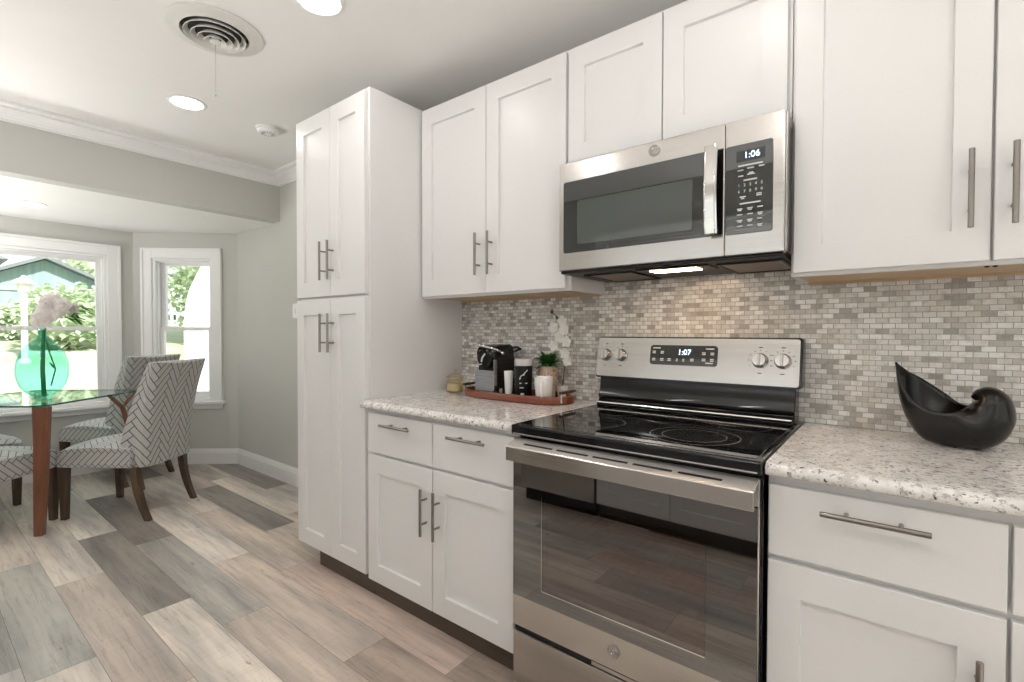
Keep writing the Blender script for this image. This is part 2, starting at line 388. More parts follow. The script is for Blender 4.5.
def window(n, P, u, nrm, width, u0, u1, z0, z1, label, wall_name, wall_label, ztop, ztrim=True, sash=True):
    """wall from P along u (len width) with an opening u0..u1, z0..z1; local axes (u, into room, z)"""
    m = Matrix(((u.x, nrm.x, 0, P.x), (u.y, nrm.y, 0, P.y), (0, 0, 1, 0), (0, 0, 0, 1)))
    w = MB(m); t = -.14
    w.box(-.0, u0, t, 0, -.05, ztop).box(u1, width, t, 0, -.05, ztop).box(u0, u1, t, 0, -.05, z0).box(u0, u1, t, 0, z1, ztop)
    struct(w.build(wall_name, m_wall), wall_label, 'wall')
    r = thing('window_%d' % n, label, 'window', (P.x+u.x*(u0+u1)/2, P.y+u.y*(u0+u1)/2, z0), None, 'structure')
    cw = .092
    c = MB(m)
    for a, b in ((u0-cw, u0), (u1, u1+cw)): c.box(a, b, -.005, .018, z0-.02, z1+cw)
    c.box(u0, u1, -.005, .018, z1, z1+cw)
    for a, b in ((u0-cw, u0-cw+.022), (u1+cw-.022, u1+cw)): c.box(a, b, .018, .028, z0-.02, z1+cw)
    c.box(u0-cw+.022, u1+cw-.022, .018, .028, z1+cw-.022, z1+cw)
    c.build('casing', m_trim, r, .003)
    MB(m).box(u0-cw-.025, u1+cw+.025, -.02, .055, z0-.045, z0-.018).box(u0-cw, u1+cw, -.005, .018, z0-.092, z0-.045).build('sill', m_trim, r, .004)
    f = MB(m); j = .022
    f.box(u0, u0+j, -.135, .0015, z0-.0175, z1).box(u1-j, u1, -.135, .0015, z0-.0175, z1).box(u0+j, u1-j, -.135, .0015, z1-j, z1).box(u0+j, u1-j, -.135, .0015, z0-.0175, z0+.008)
    f.box(u0+j, u0+j+.012, -.045, -.028, z0, z1-j).box(u1-j-.012, u1-j, -.045, -.028, z0, z1-j).box(u0+j, u1-j, -.045, -.028, z1-j-.012, z1-j)
    f.build('frame', m_trim, r, .002)
    zm = z0+(z1-z0)*.5
    for nm, a, b, d0, d1 in (('upper_sash', zm-.018, z1-j, -.118, -.085), ('lower_sash', z0+.008, zm+.018, -.083, -.05)):
        q = MB(m); st = .042; x0, x1 = u0+j, u1-j
        q.box(x0, x0+st, d0, d1, a, b).box(x1-st, x1, d0, d1, a, b).box(x0+st, x1-st, d0, d1, b-.036, b).box(x0+st, x1-st, d0, d1, a, a+(.055 if nm == 'lower_sash' else .036))
        so_ = q.build(nm, m_trim, r, .003)
        MB(m).box(x0+st-.004, x1-st+.004, (d0+d1)/2-.002, (d0+d1)/2+.002, a+.03, b-.03).build('pane', m_pane, so_)
        WM.setdefault(so_.name, Matrix.Identity(4))
    return r
uA = (C2-C1).normalized(); nA = Vector((uA.y, -uA.x))
window(1, C3, Vector((0, 1)), Vector((1, 0)), C1.y-C3.y, .20, 1.49, .605, 1.90, 'large white double-hung window behind the dining table', 'wall_west', 'greige bay wall around the large window', ZB)
window(2, C1, uA, nA, (C2-C1).length, .168, .697, .605, 1.90, 'narrow white double-hung window in the angled bay wall', 'wall_northwest', 'angled greige bay wall with the narrow window', ZB)
window(5, Vector((XE, .0)), Vector((0, -1)), Vector((-1, 0)), 2.9, .45, 2.75, .09, 2.15, 'wide glazed opening in the wall behind the photographer', 'wall_east', 'greige wall behind the photographer', ZC)  # unseen opening, added to bring daylight onto the ceiling
uB = (C3-C4).normalized(); nB = Vector((uB.y, -uB.x))
window(3, C4, uB, nB, (C3-C4).length, .168, .697, .605, 1.90, 'narrow white window in the bay wall outside the frame', 'wall_southwest', 'angled greige bay wall outside the frame', ZB)  # unseen bay window, added for its daylight
window(4, Vector((XE, YS)), Vector((-1, 0)), Vector((0, 1)), XE+3.776, 2.3, 4.3, 1.08, 2.05, 'wide white window above the counter opposite the range', 'wall_south', 'greige wall opposite the range', ZC)  # unseen window, added to send daylight in from behind the camera

# baseboards and crown
def base_prof(mb):
    pass
def run_trim(name, P, u, nrm, length, prof, m, label, cat='baseboard'):
    mm = Matrix(((u.x, nrm.x, 0, P.x), (u.y, nrm.y, 0, P.y), (0, 0, 1, 0), (0, 0, 0, 1)))
    a = [(0, d, z) for d, z in prof]; b = [(length, d, z) for d, z in prof]
    mb = MB(mm); mb.hexa(a, b)
    return struct(mb.build(name, m, smooth=False), label, cat)
BP = [(0, 0), (.016, 0), (.016, .105), (.012, .112), (.012, .122), (.006, .135), (.006, .142), (0, .142)]
run_trim('baseboard_north', Vector((-3.776, 0)), Vector((1, 0)), Vector((0, -1)), 2.3, BP, m_trim, 'white baseboard along the wall left of the pantry')
run_trim('baseboard_northwest', C1, uA, nA, (C2-C1).length-.003, BP, m_trim, 'white baseboard under the narrow bay window')
run_trim('baseboard_west', C3, Vector((0, 1)), Vector((1, 0)), C1.y-C3.y, BP, m_trim, 'white baseboard under the large bay window')
CP = [(0, ZC-.090), (.012, ZC-.090), (.012, ZC-.076), (.021, ZC-.076), (.027, ZC-.064), (.040, ZC-.049), (.058, ZC-.038), (.066, ZC-.032), (.066, ZC-.022), (.086, ZC-.020), (.100, ZC-.015), (.100, ZC), (0, ZC)]
def crown(name, pts, label):
    # mitred run of crown: pts = list of ((x,y) wall point, (dx,dy) offset direction)
    secs = []
    for (x, y), (dx, dy) in pts: secs.append([(x+dx*d, y+dy*d, z) for d, z in CP])
    return struct(MB().loft(secs).build(name, m_trim), label, 'crown molding')
crown('trim_1', [((XH, YS), (1, 0)), ((XH, 0), (1, -1))], 'white crown molding along the header wall')
crown('trim_2', [((XH, 0), (1, -1)), ((-1.508, 0), (0, -1))], 'short white crown molding between header and pantry')
struct(MB().box(-.879, 1.9, -.010, .0, .917, 1.45).build('trim_3', m_mosaic), 'marble mosaic tile backsplash', 'backsplash')

# ------------------------------------------------------------------ cabinets
def shaker(mb, x0, x1, z0, z1, yf, th=.02, fr=.069, rec=.012, rl=.079):
    """shaker door front facing -y at yf"""
    o = [(x0, z0), (x1, z0), (x1, z1), (x0, z1)]; i = [(x0+fr, z0+rl), (x1-fr, z0+rl), (x1-fr, z1-rl), (x0+fr, z1-rl)]
    B = mb.bm.verts.new
    e = .0015
    oe = [(x0+e, z0+e), (x1-e, z0+e), (x1-e, z1-e), (x0+e, z1-e)]
    vb = [B((x, yf+th, z)) for x, z in o]; vs = [B((x, yf+e, z)) for x, z in o]; vo = [B((x, yf, z)) for x, z in oe]; vi = [B((x, yf, z)) for x, z in i]
    ii = [(x0+fr+.002, z0+rl+.002), (x1-fr-.002, z0+rl+.002), (x1-fr-.002, z1-rl-.002), (x0+fr+.002, z1-rl-.002)]
    vr = [B((x, yf+rec, z)) for x, z in ii]
    mb._face(vb)
    for k in range(4):
        n = (k+1) % 4
        mb._face([vb[k], vb[n], vs[n], vs[k]]); mb._face([vs[k], vs[n], vo[n], vo[k]]); mb._face([vo[k], vo[n], vi[n], vi[k]]); mb._face([vi[k], vi[n], vr[n], vr[k]])
    mb._face(vr)
    return mb
def slab(mb, x0, x1, z0, z1, yf, th=.02):
    B = mb.bm.verts.new; e = .002
    o = [(x0, z0), (x1, z0), (x1, z1), (x0, z1)]; oe = [(x0+e, z0+e), (x1-e, z0+e), (x1-e, z1-e), (x0+e, z1-e)]
    vb = [B((x, yf+th, z)) for x, z in o]; vs = [B((x, yf+e, z)) for x, z in o]; vo = [B((x, yf, z)) for x, z in oe]
    mb._face(vb); mb._face(vo)
    for k in range(4):
        n = (k+1) % 4; mb._face([vb[k], vb[n], vs[n], vs[k]]); mb._face([vs[k], vs[n], vo[n], vo[k]])
    return mb
def pull(x, z, yf, vertical, parent, half=.095, s=1):
    h = MB(); yb = yf-.034*s
    a, b = ((x, yb, z-half), (x, yb, z+half)) if vertical else ((x-half, yb, z), (x+half, yb, z))
    h.tube([a, b], .006, 12)
    for t in (-.048, .048):
        p = (x, yb, z+t) if vertical else (x+t, yb, z)
        h.tube([p, (p[0], yf+.001*s, p[2])], .0045, 8)
    return h.build('handle', m_nickel, parent, .0008, 1, True)
def door(root, x0, x1, z0, z1, yf, hx=None, hz=None):
    d = shaker(MB(), x0, x1, z0, z1, yf).build('door', m_cab, root)
    if hx is not None: pull(hx, hz, yf, True, d)
    return d
def drawer(root, x0, x1, z0, z1, yf, hx, hz, half=.095):
    d = slab(MB(), x0, x1, z0, z1, yf).build('drawer', m_cab, root)
    pull(hx, hz, yf, False, d, half); return d

YB, YU = -.641, -.312
# tall pantry
r = thing('pantry_cabinet', 'tall white shaker pantry cabinet with four doors left of the counter', 'cabinet', (-1.185, -.3, 0))
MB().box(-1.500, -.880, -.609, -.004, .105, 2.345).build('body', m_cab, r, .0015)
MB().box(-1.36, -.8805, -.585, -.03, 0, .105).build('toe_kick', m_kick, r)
for za, zb, hz in ((.108, 1.392, 1.222), (1.404, 2.328, 1.576)):
    door(r, -1.500, -1.1805, za, zb, -.630, -1.220, hz); door(r, -1.1775, -.895, za, zb, -.630, -1.150, hz)
# base cabinet left
r = thing('base_cabinet', 'white base cabinet between the tall pantry and the range', 'cabinet', (-.43, -.3, 0))
MB().box(-.8785, -.004, -.621, -.012, .105, .8845).build('body', m_cab, r, .0015)
MB().box(-.8785, -.006, -.585, -.03, 0, .105).build('toe_kick', m_kick, r)
MB().tube([(-.245, -.60, .105), (-.245, -.60, .088)], .010, 10).sphere((-.245, -.60, .083), .013, 10, 6).build('leveling_foot', m_black_matte, r, smooth=True)
drawer(r, -.857, -.434, .690, .866, YB, -.635, .825); drawer(r, -.429, -.020, .690, .866, YB, -.224, .828)
door(r, -.857, -.434, .108, .678, YB, -.4655, .508); door(r, -.429, -.020, .108, .678, YB, -.392, .507)
# base cabinet right
r = thing('base_cabinet', 'white base cabinet right of the range, cut off by the frame', 'cabinet', (1.19, -.3, 0))
MB().box(.765, 1.62, -.621, -.012, .105, .8845).build('body', m_cab, r, .0015)
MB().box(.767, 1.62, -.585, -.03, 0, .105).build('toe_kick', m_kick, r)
drawer(r, .769, 1.181, .690, .860, YB, .9735, .821); drawer(r, 1.188, 1.60, .690, .860, YB, 1.394, .8255)
door(r, .769, 1.181, .108, .676, YB, 1.141, .502); door(r, 1.188, 1.60, .108, .676, YB, 1.225, .513)
# upper cabinets
def upper_body(root, x0, x1, z0, z1, ym=-.292):
    MB().box(x0, x1, ym, -.012, z0+.012, z1).box(x0, x0+.014, ym, -.012, z0, z0+.012).box(x1-.014, x1, ym, -.012, z0, z0+.012).box(x0+.014, x1-.014, ym, ym+.018, z0, z0+.012).build('body', m_cab, root, .001)
    MB().box(x0+.0145, x1-.0145, ym+.0185, -.0125, z0+.004, z0+.0115).box(x0+.0145, x1-.0145, -.034, -.0125, z0-.004, z0+.004).build('underside', m_underwood, root)
r = thing('wall_cabinet', 'white two-door upper cabinet between the tall pantry and the microwave', 'cabinet', (-.43, -.15, 1.4))
upper_body(r, -.8785, -.004, 1.394, 2.345)
door(r, -.866, -.4415, 1.404, 2.330, YU, -.4765, 1.578); door(r, -.4375, -.021, 1.404, 2.330, YU, -.403, 1.578)
r = thing('wall_cabinet', 'short white two-door upper cabinet above the microwave', 'cabinet', (.38, -.15, 1.87))
upper_body(r, -.002, .758, 1.868, 2.345)
door(r, -.009, .366, 1.878, 2.330, YU); door(r, .3705, .747, 1.878, 2.330, YU)
r = thing('wall_cabinet', 'white two-door upper cabinet at the right edge, above the black bowl', 'cabinet', (1.19, -.15, 1.4))
upper_body(r, .760, 1.62, 1.394, 2.345)
door(r, .7675, 1.1835, 1.404, 2.330, YU, 1.146, 1.577); door(r, 1.190, 1.606, 1.404, 2.330, YU, 1.2215, 1.578)
for x in (1.183, 1.198): MB().sphere((x, -.275, 1.3955), .006, 8, 6).build('screw', m_black_matte, r)

# countertops
def counter(name, x0, x1, label, y0=-.668, left=0.0):
    prof = [(-.012, .885), (y0+.010, .885), (y0+.002, .889), (y0-.001, .897), (y0, .905), (y0+.005, .912), (y0+.014, .9165), (y0+.03, .917), (-.012, .917)]
    o = MB().loft([[(x, y, z) for y, z in prof] for x in (x0, x1)]).build(name, m_granite, smooth=True, angle=50)
    return tag(o, label, 'countertop')
counter('countertop', -.8785, -.004, 'speckled pale granite countertop holding the red tray')
counter('countertop', .766, 1.65, 'speckled pale granite countertop holding the black bowl')

# ------------------------------------------------------------------ range
R = thing('range', 'stainless steel electric range with black glass cooktop', 'range', (.38, -.35, 0))
YD = -.672
MB().box(.002, .020, -.635, -.03, .05, .885).box(.738, .758, -.635, -.03, .05, .885).box(.020, .738, -.08, -.03, .05, .885).box(.020, .738, -.635, -.08, .05, .30).box(.020, .738, -.635, -.08, .80, .885).box(.03, .73, -.62, -.05, 0, .05).build('body', m_black, R, .002)
cv = MB()
cv.box(.021, .737, -.094, -.081, .301, .799).box(.021, .034, -.634, -.094, .301, .799).box(.724, .737, -.634, -.094, .301, .799).box(.034, .724, -.634, -.094, .301, .312).box(.034, .724, -.634, -.094, .788, .799)
cav = cv.build('oven_cavity', m_cavity, R)
for z in (.44, .57):
    k = MB()
    k.tube([(.04, -.62, z), (.72, -.62, z)], .004, 8).tube([(.04, -.12, z), (.72, -.12, z)], .004, 8)
    for i in range(18): k.tube([(.05+i*.038, -.62, z), (.05+i*.038, -.12, z)], .0018, 6)
    k.build('oven_rack', m_steel_hi, R)
# cooktop
ct = MB(); o_ = [(.000, -.683), (.762, -.683), (.762, -.06), (.000, -.06)]
ct.prism(o_, .8855, .9195)
ct.build('cooktop_frame', m_black, R, .006, 3)
MB().box(.016, .746, -.660, -.115, .9175, .9207).build('cooktop_glass', m_cook, R, .0015)
def ringmesh(cx, cy, r0, w=.0035):
    m_ = MB(); n = 64; a = []; b = []
    for k in range(n):
        t = 2*PI*k/n; a.append((cx+(r0-w)*math.cos(t), cy+(r0-w)*math.sin(t), .9209)); b.append((cx+r0*math.cos(t), cy+r0*math.sin(t), .9209))
    A = [m_.bm.verts.new(p) for p in a]; Bv = [m_.bm.verts.new(p) for p in b]
    for k in range(n): m_._face([A[k], Bv[k], Bv[(k+1) % n], A[(k+1) % n]])
    return m_
for cx, cy, rr in ((.540, -.485, .128), (.540, -.485, .092), (.628, -.245, .078), (.205, -.470, .100), (.175, -.240, .078), (.40, -.20, .058)):
    ringmesh(cx, cy, rr).build('burner_ring', m_ring, R)
MB().box(.010, .752, -.686, -.682, .890, .894).build('front_trim', m_steel_hi, R, .0008)
# riser and backguard
def yz_extrude(mb, prof, x0, x1): return mb.loft([[(x, y, z) for y, z in prof] for x in (x0, x1)])
rs = MB(); yz_extrude(rs, [(-.012, .919), (-.118, .9205), (-.112, .934), (-.096, .945), (-.102, .962), (-.090, .985), (-.080, 1.044), (-.012, 1.044)], .016, .748)
rs.build('riser', m_black, R, .003, 2, True, angle=60)
MB().tube([(.02, -.119, .934), (.742, -.119, .934)], .005, 8).build('riser_trim', m_steel_hi, R, smooth=True)
# backguard slanted panel
th = math.atan2(.033, .163)
def bgp(x, h, d=0):    # point on slanted front: h from 0 (bottom) to 1 (top), d out of face
    y = -.092+(-.058+.092)*h; z = 1.040+(1.2065-1.040)*h
    return (x, y-d*math.cos(th), z+d*math.sin(th)*1.0)
def bgpoly(pts, d0, d1):
    m_ = MB(); m_.hexa([bgp(x, h, d0) for x, h in pts], [bgp(x, h, d1) for x, h in pts]); return m_
def rrect(x0, x1, h0, h1, rx, rh, n=5):
    out = []
    for cx, ch, a0 in ((x1-rx, h0+rh, -PI/2), (x1-rx, h1-rh, 0), (x0+rx, h1-rh, PI/2), (x0+rx, h0+rh, PI)):
        for k in range(n+1):
            a = a0+k*PI/2/n; out.append((cx+rx*math.cos(a), ch+rh*math.sin(a)))
    return out
bb = MB(); bb.hexa([bgp(x, h, -.002) for x, h in rrect(-.004, .766, -.02, 1.02, .012, .07)], [(x, -.012, 1.040+(1.2065-1.040)*h) for x, h in rrect(-.004, .766, -.02, 1.02, .012, .07)])
bb.build('backguard_housing', m_black, R)
pan = bgpoly(rrect(.000, .758, .02, .985, .010, .05), -.004, .004).build('control_panel', m_steel, R)
disp = bgpoly(rrect(.236, .494, .36, .82, .012, .07), .003, .0065).build('display', m_mwglass, pan)
text('clock_digits', '1:07', bgp(.372, .655, .0072), .030, m_digit, disp, (PI/2-th, 0, 0), spacing=1.0)
lg = MB()
for x, h, w in ((.262, .75, .030), (.466, .75, .030), (.466, .43, .026)): lg.hexa([bgp(x-w/2, h-.012, .006), bgp(x+w/2, h-.012, .006), bgp(x+w/2, h+.012, .006), bgp(x-w/2, h+.012, .006)], [bgp(x-w/2, h-.012, .0072), bgp(x+w/2, h-.012, .0072), bgp(x+w/2, h+.012, .0072), bgp(x-w/2, h+.012, .0072)])
for x, h in ((.252, .65), (.285, .65), (.252, .48), (.285, .48), (.315, .48), (.345, .48), (.370, .48), (.402, .49), (.445, .64), (.475, .64), (.445, .50), (.475, .50)):
    w = .013 if x != .345 and x != .370 else .007
    for dh in (-.018, .018): lg.hexa([bgp(x-w/2, h+dh-.010, .006), bgp(x+w/2, h+dh-.010, .006), bgp(x+w/2, h+dh+.010, .006), bgp(x-w/2, h+dh+.010, .006)], [bgp(x-w/2, h+dh-.010, .0071), bgp(x+w/2, h+dh-.010, .0071), bgp(x+w/2, h+dh+.010, .0071), bgp(x-w/2, h+dh+.010, .0071)])
lg.build('button_legend', m_legend, disp)
m_mark = paint('panel_print', (.12, .12, .12), .5)
rotk = Matrix.Rotation(-th, 4, 'X')
for x in (.040, .110, .637, .708):
    h = .55 if x < .3 else .53
    p = Vector(bgp(x, h, .004)); mk = Matrix.Translation(p) @ rotk
    k = MB(mk); k.lathe([(.0, .0), (.0265, 0), (.0265, -.005), (.024, -.008), (.0225, -.024), (.0205, -.028), (0.0001, -.028)], axis='y', seg=28)
    kn = k.build('knob', m_steel_hi, pan, smooth=True, angle=35)
    MB(mk).box(-.004, .004, -.036, -.027, -.021, .021).build('knob_grip', m_steel, kn, .0015)
    mr = MB(mk)
    for t in range(9):
        a = PI*(-.15+1.3*t/8); mr.box(math.cos(a)*.037-.0015, math.cos(a)*.037+.0015, -.001, .001, math.sin(a)*.037-.0015, math.sin(a)*.037+.0015)
    mr.box(-.006, .006, -.001, .001, -.046, -.043).box(-.006, .006, -.001, .001, .046, .049)
    mr.build('knob_scale', m_mark, pan)
# oven door
MB().box(.003, .755, YD+.001, YD+.035, .241, .345).box(.003, .755, YD+.001, YD+.035, .805, .872).box(.003, .118, YD+.005, YD+.035, .345, .805).box(.634, .755, YD+.005, YD+.035, .345, .805).box(.118, .634, YD+.005, YD+.035, .345, .388).box(.118, .634, YD+.005, YD+.035, .697, .805).build('oven_door', m_steel, R, .002)
dr = [o for o in R.children if o.name.startswith('oven_door')][0]
gl = MB()
gl.box(.005, .120, YD-.002, YD+.004, .3455, .8045).box(.632, .7525, YD-.002, YD+.004, .3455, .8045).box(.120, .632, YD-.002, YD+.004, .3455, .390).box(.120, .632, YD-.002, YD+.004, .695, .8045)
gl.build('door_glass', m_ovenglass, dr)
MB().box(.1205, .6315, YD-.002, YD+.003, .3905, .6945).build('oven_window', m_ovenwin, dr)
MB().box(.1205, .6315, YD-.0026, YD-.0005, .3880, .3915).box(.1195, .1213, YD-.0026, YD-.0005, .3915, .6945).build('window_trim', m_steel_hi, dr)
hd = MB()
yz_extrude(hd, [(-.7315, .812), (-.7315, .856), (-.729, .860), (-.722, .8575), (-.722, .812)], .018, .754)
hd.box(.018, .028, -.7235, YD+.001, .818, .862).box(.738, .750, -.7235, YD+.001, .818, .862)
ho = hd.build('handle', m_steel, dr, .0012)
m_satin = steel('satin_steel', (.74, .71, .68), .5, 'x')
lo_ = MB(); yz_extrude(lo_, [(-.729, .8605), (-.673, .8765), (-.673, .8725), (-.7285, .8575)], .018, .754)
lo_ = lo_.build('handle_ledge', m_satin, dr)
for i in range(5):
    x0 = .075+i*.124
    MB().hexa([(x0, -.712, .8652), (x0+.108, -.712, .8652), (x0+.108, -.704, .8675), (x0, -.704, .8675)], [(x0, -.712, .8662), (x0+.108, -.712, .8662), (x0+.108, -.704, .8685), (x0, -.704, .8685)]).build('vent_slot', m_black_matte, dr)
def badge(c, r0, parent):
    b = MB(); b.lathe([(0.0001, -.0025), (r0*.86, -.0025), (r0*.9, -.0035), (r0, -.0025), (r0, .001)], c, 36, axis='y')
    o = b.build('badge', m_badge, parent, smooth=True, angle=30)
    k = MB()
    def arc(cx, cz, rr, a0, a1, n=14):
        k.tube([(c[0]+r0*(cx+rr*math.cos(math.radians(a0+(a1-a0)*i/n))), c[1]-.003, c[2]+r0*(cz+rr*math.sin(math.radians(a0+(a1-a0)*i/n)))) for i in range(n+1)], r0*.045, 6)
    arc(-.26, .02, .34, 40, 330); arc(-.10, -.22, .22, 90, -150); arc(.26, .20, .20, 30, 270); arc(.26, -.18, .24, 120, 340); arc(0, 0, .74, 20, 70); arc(0, 0, .74, 110, 160); arc(0, 0, .74, 200, 250); arc(0, 0, .74, 290, 340)
    k.build('badge_script', m_steel_hi, o)
m_badge = steel('badge_grey', (.36, .345, .33), .35, 'x')
badge((.375, YD, .298), .019, dr)
drw = MB(); drw.box(.003, .755, YD+.001, YD+.035, .045, .222); drw = drw.build('storage_drawer', m_steel, R, .003)
MB().box(.004, .754, YD+.012, YD+.03, .2225, .2405).build('drawer_gap', m_black_matte, R)
MB().box(.30, .74, YD+.004, YD+.012, .2255, .2375).build('drawer_lip', m_steel, drw, .001)

# ------------------------------------------------------------------ microwave
Mw = thing('microwave', 'stainless over-the-range microwave with black glass door', 'microwave', (.38, -.2, 1.455))
YM = -.392
MB().box(.001, .757, -.352, -.012, 1.458, 1.861).build('body', m_black_matte, Mw, .002)
d = MB().box(.001, .5957, YM, YM+.038, 1.458, 1.861).build('door', m_steel, Mw, .004)
MB().prism_y(rrect(.022, .560, 1.524, 1.788, .008, .008), YM-.002, YM+.004).build('door_glass', m_mwglass, d, .0008)
MB().prism_y(rrect(.082, .500, 1.552, 1.712, .006, .006), YM-.0026, YM-.001).build('viewing_window', m_mwwin, d)
h = MB(); yz_extrude(h, [], 0, 0) if False else None
hx0, hx1 = .545, .586
secs = []
for t in range(13):
    q = t/12; z = 1.524+q*.268; bow = .012*math.sin(PI*q)
    secs.append([(hx0, YM-.036-bow, z), (hx0+.006, YM-.043-bow, z), (hx1-.006, YM-.043-bow, z), (hx1, YM-.036-bow, z), (hx1-.006, YM-.030-bow, z), (hx0+.006, YM-.030-bow, z)])
h.loft(secs)
for z in (1.534, 1.770): h.box(hx0+.008, hx1-.008, YM-.032, YM+.001, z, z+.014)
h.build('handle', m_steel_hi, d, .002, 2, True)
MB().box(hx0+.004, hx1+.006, YM-.0035, YM-.001, 1.528, 1.786).build('handle_recess', m_black, d)
badge((.374, YM, 1.829), .0185, d)
cp = MB().box(.5965, .757, YM, YM+.038, 1.458, 1.861).build('control_panel', m_steel, Mw, .004)
g = MB().prism_y(rrect(.598, .727, 1.521, 1.786, .007, .007), YM-.002, YM+.004).build('panel_glass', m_mwglass, cp, .0008)
MB().box(.6285, .706, YM-.0032, YM-.0015, 1.735, 1.766).build('display', paint('display_black', (.004, .005, .008), .1, .1), g)
text('clock_digits', '1:06', (.671, YM-.0036, 1.7505), .026, m_digit, g)
text('key_numerals', '1   2   3   4   5', (.667, YM-.0024, 1.664), .0115, m_legend, g)
text('key_numerals', '6   7   8   9   0', (.667, YM-.0024, 1.646), .0115, m_legend, g)
lg = MB()
def bar(x, z, w, hh=.0032): lg.box(x-w/2, x+w/2, YM-.0028, YM-.0018, z-hh/2, z+hh/2)
bar(.667, 1.722, .066, .0042); bar(.640, 1.709, .016); bar(.668, 1.712, .018); bar(.697, 1.713, .014); bar(.641, 1.692, .014); bar(.669, 1.694, .020); bar(.669, 1.698, .012)
bar(.667, 1.678, .036, .0042); bar(.647, 1.630, .016); bar(.647, 1.625, .008); bar(.691, 1.634, .014); bar(.691, 1.629, .014)
bar(.667, 1.610, .056, .0042)
for i, z in enumerate((1.595, 1.578, 1.561, 1.544)):
    for x in (.639, .667, .694):
        bar(x, z, .015)
        if (i+int(x*1000)) % 2: bar(x, z-.0045, .010)
lg.build('key_legend', m_legend, g)
for x in (.0,):
    MB().box(.7575, .7605, YM+.006, -.05, 1.462, 1.857).build('side_trim', m_steel, Mw, .001)
bt = MB().box(.006, .752, -.386, -.016, 1.448, 1.4575).build('underside', m_black_matte, Mw, .003)
m_filter = steel('grease_filter', (.42, .36, .32), .45, 'y')
for x0, x1 in ((.075, .255), (.560, .735)):
    f = MB(); f.box(x0, x1, -.31, -.05, 1.4455, 1.4478)
    for i in range(16): f.box(x0+.01+i*(x1-x0-.02)/16, x0+.014+i*(x1-x0-.02)/16, -.30, -.06, 1.4440, 1.4456)
    f.build('grease_filter', m_filter, bt)
    q = MB()
    for a, b, c, e in ((x0-.008, x0, -.318, -.042), (x1, x1+.008, -.318, -.042), (x0, x1, -.318, -.31), (x0, x1, -.05, -.042)): q.box(a, b, c, e, 1.4425, 1.448)
    q.build('filter_frame', m_black_matte, bt)
MB().box(.285, .535, -.345, -.22, 1.4425, 1.4478).build('lamp_housing', m_black_matte, bt, .002)
MB().box(.330, .490, -.320, -.255, 1.4405, 1.4426).build('task_lamp', glow('task_lamp_lens', (1, .66, .38), 38.0), bt)

# ------------------------------------------------------------------ things on the counters
ZT = .917
TRX, TRY, TA, TBb = -.378, -.168, .300, .112
def sup(a, b, n=64, e=2.6):
    out = []
    for k in range(n):
        t = 2*PI*k/n; c, s_ = math.cos(t), math.sin(t)
        out.append((a*math.copysign(abs(c)**(2/e), c), b*math.copysign(abs(s_)**(2/e), s_)))
    return out
tr = MB()
def ring_(a, b, z): return [(TRX+x, TRY+y, z) for x, y in sup(a, b)]
tr.loft([ring_(TA-.012, TBb-.012, ZT+.0005), ring_(TA-.002, TBb-.002, ZT+.004), ring_(TA, TBb, ZT+.032), ring_(TA-.002, TBb-.002, ZT+.036), ring_(TA-.009, TBb-.009, ZT+.036), ring_(TA-.011, TBb-.011, ZT+.033), ring_(TA-.013, TBb-.013, ZT+.010)])
T = thing('serving_tray', 'oval red-brown wooden serving tray with raised handles on the left countertop', 'tray', (TRX, TRY, ZT))
tr.build('tray_body', m_traywood, T, smooth=True, angle=40)
for sg in (-1, 1):
    hx = TRX+sg*(TA-.018)
    q = MB()
    for dy in (-.048, .048): q.tube([(hx, TRY+dy, ZT+.011), (hx, TRY+dy, ZT+.050)], .0055, 10)
    p = q.build('handle_post', m_steel_hi, T, smooth=True)
    MB().tube([(hx, TRY-.058, ZT+.053), (hx, TRY+.058, ZT+.053)], .0065, 12).build('handle', m_darkwood, T, smooth=True)
ZI = ZT+.0105
# coffee machine
cx0, cx1, cy0, cy1 = -.574, -.452, -.240, -.078
K = thing('coffee_machine', 'small black and grey capsule coffee machine on the red tray', 'coffee machine', ((cx0+cx1)/2, -.15, ZI))
m_grey = steel('machine_grey', (.40, .42, .45), .35, 'x')
b = MB()
prof = [(cy0+.02, ZI), (cy0+.02, ZI+.16), (cy0+.008, ZI+.165), (cy0+.006, ZI+.205), (cy0+.018, ZI+.226), (cy0+.045, ZI+.238), (cy1-.03, ZI+.242), (cy1-.008, ZI+.232), (cy1, ZI+.21), (cy1, ZI)]
yz_extrude(b, prof, cx0+.006, cx1-.006)
b.build('housing', m_black, K, .006, 3, True, angle=50)
b = MB()
for i in range(9): b.box(cx1-.006, cx1, cy0+.03, cy1-.004, ZI+.012+i*.0185, ZI+.022+i*.0185)
b.box(cx1-.0065, cx1-.003, cy0+.03, cy1-.004, ZI+.006, ZI+.176)
b.build('ribbed_side', paint('rib_black', (.016, .013, .012), .35, spec=.3), K, .001)
b = MB(); b.box(cx0, cx1, cy0+.004, cy0+.02, ZI+.002, ZI+.118)
for i in range(9): b.box(cx0+.004, cx1-.004, cy0+.001, cy0+.005, ZI+.012+i*.0115, ZI+.018+i*.0115)
b.build('front_panel', m_grey, K, .002)
MB().box(cx1-.004, cx1+.001, cy0+.002, cy0+.024, ZI+.002, ZI+.172).build('corner_strip', m_steel_hi, K, .001)
b = MB(); b.lathe([(.0001, -.006), (.040, -.006), (.047, 0), (.048, .014)], ((cx0+cx1)/2, cy0+.004, ZI+.178), 24, axis='y')
b.build('brew_head', m_black, K, smooth=True)
b = MB(); b.tube([((cx0+cx1)/2-.012, cy0-.004, ZI+.160), ((cx0+cx1)/2-.006, cy0-.005, ZI+.180), ((cx0+cx1)/2+.010, cy0-.004, ZI+.198)], .004, 8)
